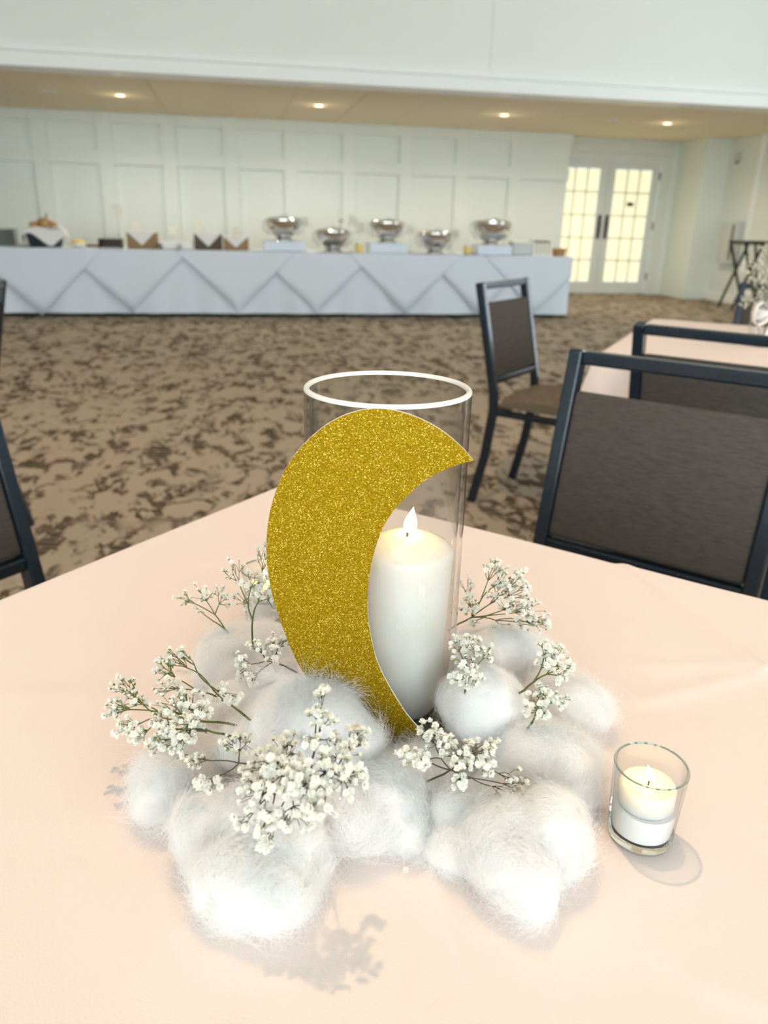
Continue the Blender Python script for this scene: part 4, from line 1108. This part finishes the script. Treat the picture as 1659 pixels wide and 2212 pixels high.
# ------------------------------------------------------------------ baby's breath
def flower_mesh(seed, openness):
    rg = random.Random(seed); bm = MB(); npet = 0
    R = .0026
    for ring, (cnt, tilt, rl) in enumerate(((7, .25, 1.0), (6, .75, .85), (4, 1.15, .6))):
        for k in range(cnt):
            a = 2 * math.pi * (k + rg.random() * .5) / cnt + ring
            tl = tilt * openness + rg.uniform(-.15, .15)
            L = R * rl * rg.uniform(.85, 1.15); w = L * .42
            d = Vector((math.cos(a) * math.cos(tl), math.sin(a) * math.cos(tl), math.sin(tl)))
            s = Vector((-math.sin(a), math.cos(a), 0)); nr = d.cross(s)
            b0 = len(bm.v); o0 = Vector((0, 0, .0004 * ring))
            for p in (o0 + d * L * .12, o0 + d * L * .65 + s * w - nr * L * .05, o0 + d * L * 1.0 + s * w * .35 + nr * L * .15, o0 + d * L * 1.0 - s * w * .35 + nr * L * .15, o0 + d * L * .65 - s * w - nr * L * .05):
                bm.v.append(tuple(p))
            bm.f.append((b0, b0 + 1, b0 + 2, b0 + 3, b0 + 4))
    nw = len(bm.f)
    b0 = len(bm.v)
    for k in range(5):
        a = 2 * math.pi * k / 5; bm.v.append((math.cos(a) * .0011, math.sin(a) * .0011, .0001))
    bm.v.append((0, 0, -.0018))
    for k in range(5): bm.f.append((b0 + k, b0 + (k + 1) % 5, b0 + 5))
    me = bpy.data.meshes.new('flower'); me.from_pydata(bm.v, [], bm.f); me.update()
    me.materials.append(MAT['petal']); me.materials.append(MAT['calyx'])
    for i, p in enumerate(me.polygons): p.material_index = 0 if i < nw else 1
    return me
def bud_mesh(seed):
    m = MB().lathe([(0, -.0016), (.0008, -.0008), (.0010, .0002), (.0006, .0010), (0, .0013)], 6)
    me = bpy.data.meshes.new('bud'); me.from_pydata(m.v, [], m.f); me.update()
    me.materials.append(MAT['calyx']); me.materials.append(MAT['petal'])
    for p in me.polygons: p.material_index = 1 if p.center.z > .0005 else 0
    return me
FLOWERS = [flower_mesh(i, .7 + .15 * i) for i in range(5)]; BUD = bud_mesh(1)
def sprig(name, label, base, clusters, stem_mat, seed, group, scale=1.0, up=Vector((0, -.5, .85)), count=1.0, bud_share=.12, rstem=.00055, root=True):
    rg = random.Random(seed); base = Vector(base)
    t = thing(name, label, 'flower sprig', tuple(base), 0, group)
    st_ = MB(); fl = []
    cen = [Vector(c[:3]) for c in clusters]
    mean = sum(cen, Vector()) / len(cen)
    # arrange the clusters into two or three limbs by direction from the base
    main = base.lerp(mean, .30)
    ang = sorted(range(len(cen)), key=lambda k: math.atan2((cen[k] - base).dot(u2), (cen[k] - base).dot(r2)))
    limbs = [ang[i:i + 3] for i in range(0, len(ang), 3)]
    def seg(a, b_, r0, r1, bend=.08, n=4, sides=5):
        a = Vector(a); b_ = Vector(b_); L = (b_ - a).length
        off = Vector((rg.uniform(-1, 1), rg.uniform(-1, 1), rg.uniform(-.3, 1))) * L * bend
        pts = [a.lerp(b_, k / n) + off * math.sin(math.pi * k / n) - base for k in range(n + 1)]
        st_.tube(pts, [r0 + (r1 - r0) * k / n for k in range(n + 1)], sides, cap=False)
    if root:
        dn = ((base - main).normalized() * .5 + Vector((.05, .6, -.5))).normalized()
        seg(base + dn * .024, base, rstem * 1.5, rstem * 1.5, .03)
    seg(base, main, rstem * 1.5, rstem * 1.25, .05)
    for lim in limbs:
        lc = sum((cen[k] for k in lim), Vector()) / len(lim)
        fork = main.lerp(lc, .45)
        seg(main, fork, rstem * 1.2, rstem, .07)
        for k in lim:
            c = clusters[k]; cc = cen[k]; rx, ry, n_ = c[3], c[4], max(2, int(round(c[5] * count)))
            hub = fork.lerp(cc, .62)
            seg(fork, hub, rstem * .95, rstem * .75, .08)
            pts = []
            for _ in range(n_):
                while True:
                    a, b_, d = rg.uniform(-1, 1), rg.uniform(-1, 1), rg.uniform(-1, 1)
                    if a * a + b_ * b_ + d * d < 1: break
                pts.append(cc + r2 * a * rx * 1.28 + u2 * b_ * ry * 1.28 + f_ * d * .5 * (rx + ry) * .8)
            pts.sort(key=lambda p: math.atan2((p - hub).dot(u2), (p - hub).dot(r2)))
            for g0 in range(0, n_, 4):
                grp = pts[g0:g0 + 4]
                gm = sum(grp, Vector()) / len(grp)
                node = hub.lerp(gm, .55)
                seg(hub, node, rstem * .7, rstem * .5, .08, 2, 4)
                for p in grp:
                    seg(node, p, rstem * .45, rstem * .38, .10, 2, 3)
                    dr = (p - node).normalized() * .6 + up * .7 + Vector((rg.uniform(-.5, .5), rg.uniform(-.5, .5), rg.uniform(-.3, .3)))
                    fl.append((p, dr.normalized()))
    st_.build('stem', stem_mat, t)
    for p, dr in fl:
        isb = rg.random() < bud_share
        o = bpy.data.objects.new('bud' if isb else 'flower', BUD if isb else rg.choice(FLOWERS)); COL.objects.link(o)
        o.parent = t; o.location = p - base
        o.rotation_mode = 'QUATERNION'; o.rotation_quaternion = dr.to_track_quat('Z', 'Y')
        s = scale * 1.05 * rg.uniform(.72, 1.12) * (1.15 if isb else 1); o.scale = (s, s, s)
    return t
G = "baby's breath sprigs tucked in the cotton"
S_LABEL = {
 'tall': ("tall baby's breath sprig standing behind the left edge of the moon", 'stem', 1.08), 'slender': ("slender baby's breath sprig bending left over the back left cotton", 'stem', 1.08),
 'beside': ("small baby's breath sprig touching the moon's lower left edge", 'browstem', .95), 'upper': ("baby's breath sprig fanning up left above the leafy sprig", 'stem', 1.08),
 'leftmost': ("leftmost baby's breath sprig reaching out over the cloth", 'stem', 1.08), 'leafy': ("bushy baby's breath sprig at left with dark green leaves", 'stem', 1.0),
 'big': ("biggest dense baby's breath sprig lying on the front cotton", 'browstem', 1.08), 'mate': ("dense baby's breath sprig pressed against the right of the biggest sprig", 'browstem', 1.08), 'spire': ("thin upright baby's breath sprig rising above the biggest sprig", 'browstem', 1.08),
 'reach': ("baby's breath sprig reaching left from the biggest sprig", 'browstem', 1.1),
 'front': ("baby's breath sprig at the bottom tip of the moon, spreading right", 'browstem', 1.05), 'fan': ("wide fan shaped baby's breath sprig behind the vase on the right", 'stem', 1.08),
 'twig': ("short baby's breath sprig on top of the round cotton ball", 'stem', 1.0), 'upright': ("upright green stemmed baby's breath sprig right of the round cotton ball", 'stem', 1.08),
 'low': ("low baby's breath sprig below the upright one at right", 'stem', 1.08)}
for i, (key, (base, cl)) in enumerate(SPRIGS.items()):
    lab, sm, scl = S_LABEL[key]
    t = sprig('babys_breath_sprig', lab, base, cl, sm, 40 + i, G, scl, count=1.85 if sm == 'stem' else 1.65, bud_share=.22 if sm == 'stem' else .10, rstem=.0006 if sm == 'stem' else .0005)
    if key == 'leafy':
        for (dx, dy, dz, a) in ((-.010, -.004, .004, 2.8), (-.018, -.018, -.004, 3.3)):
            m = MB(); L = .012
            for k in range(7):
                s = k / 6; w = .0022 * math.sin(math.pi * min(1, s * 1.05 + .03)); z = .002 * math.sin(s * 3)
                m.v += [(L * s, -w, z), (L * s, w, z + .0004)]
            for k in range(6): m.f.append((2 * k, 2 * k + 2, 2 * k + 3, 2 * k + 1))
            o = m.build('leaf', 'leaf', t, smooth=True); o.location = (dx, dy, dz); o.rotation_euler = (.3, -.1, a)
            o.modifiers.new('thickness', 'SOLIDIFY').thickness = .0003
ff = thing('fallen_flower', "single tiny baby's breath flower fallen on the cloth in front", 'flower', (.0953, .3844, TZ))
o = bpy.data.objects.new('petals', FLOWERS[2]); COL.objects.link(o); o.parent = ff; o.location = (0, 0, .0020); o.rotation_euler = (.4, .2, 0)

# ------------------------------------------------------------------ ribboned vase of baby's breath on the second table
BVX, BVY = 1.88, 2.56
fv = thing('flower_vase', 'clear glass vase wrapped in a white satin bow on the far table', 'vase', (BVX, BVY, TZ + .001))
MB().lathe([(.040, .006), (.050, .06), (.045, .12), (.050, .155), (.046, .155), (.041, .12), (.046, .06), (.037, .010)], 32).build('glass_body', 'glass', fv, smooth='auto')
MB().lathe([(0, 0), (.038, 0), (.040, .006), (.037, .010), (0, .010)], 32).build('base', 'greenglass', fv, smooth='auto')
MB().lathe([(.0475, .095), (.0485, .098), (.0485, .128), (.0475, .131), (.0465, .112)], 32, closed=True).build('ribbon_band', 'ribbon', fv, smooth='auto')
for s in (-1, 1):
    m = MB(); n = 12
    for k in range(n + 1):
        a = k / n * 2 * math.pi
        x = s * (.002 + .044 * (1 - math.cos(a)) / 1.0); z = .118 + .050 * math.sin(a) * (1 - math.cos(a)) / 1.6
        m.v += [(x, -.052 - .016, z), (x, -.052 + .012, z + .004)]
    for k in range(n): m.f.append((2 * k, 2 * k + 2, 2 * k + 3, 2 * k + 1))
    o = m.build('bow_loop', 'ribbon', fv, smooth=True); o.modifiers.new('thickness', 'SOLIDIFY').thickness = .0015
    m = MB()
    for k in range(7):
        q = k / 6; m.v += [(s * (.004 + .022 * q) - .011, -.055 - .006 * math.sin(q * 4), .108 - .088 * q), (s * (.004 + .022 * q) + .011, -.055 - .006 * math.sin(q * 4 + .5), .108 - .088 * q)]
    for k in range(6): m.f.append((2 * k, 2 * k + 2, 2 * k + 3, 2 * k + 1))
    o = m.build('bow_tail', 'ribbon', fv, smooth=True); o.modifiers.new('thickness', 'SOLIDIFY').thickness = .0015
for k, (dx, dy, dz, lab) in enumerate(((-.065, -.01, .20, 'left'), (.02, -.03, .24, 'front'), (.05, .03, .22, 'right'))):
    base = (BVX + dx * .2, BVY + dy * .2, TZ + .03)
    cl = []
    rg = random.Random(90 + k)
    for q in range(7):
        cl.append((BVX + dx + rg.uniform(-.06, .06), BVY + dy + rg.uniform(-.05, .05), TZ + dz + rg.uniform(-.05, .10), .032, .030, 26))
    sprig('babys_breath_bunch', "baby's breath stem on the %s side of the ribboned vase" % lab, base, cl, 'stem', 200 + k, "baby's breath in the ribboned vase", 1.9, bud_share=.1, rstem=.0011, root=False)
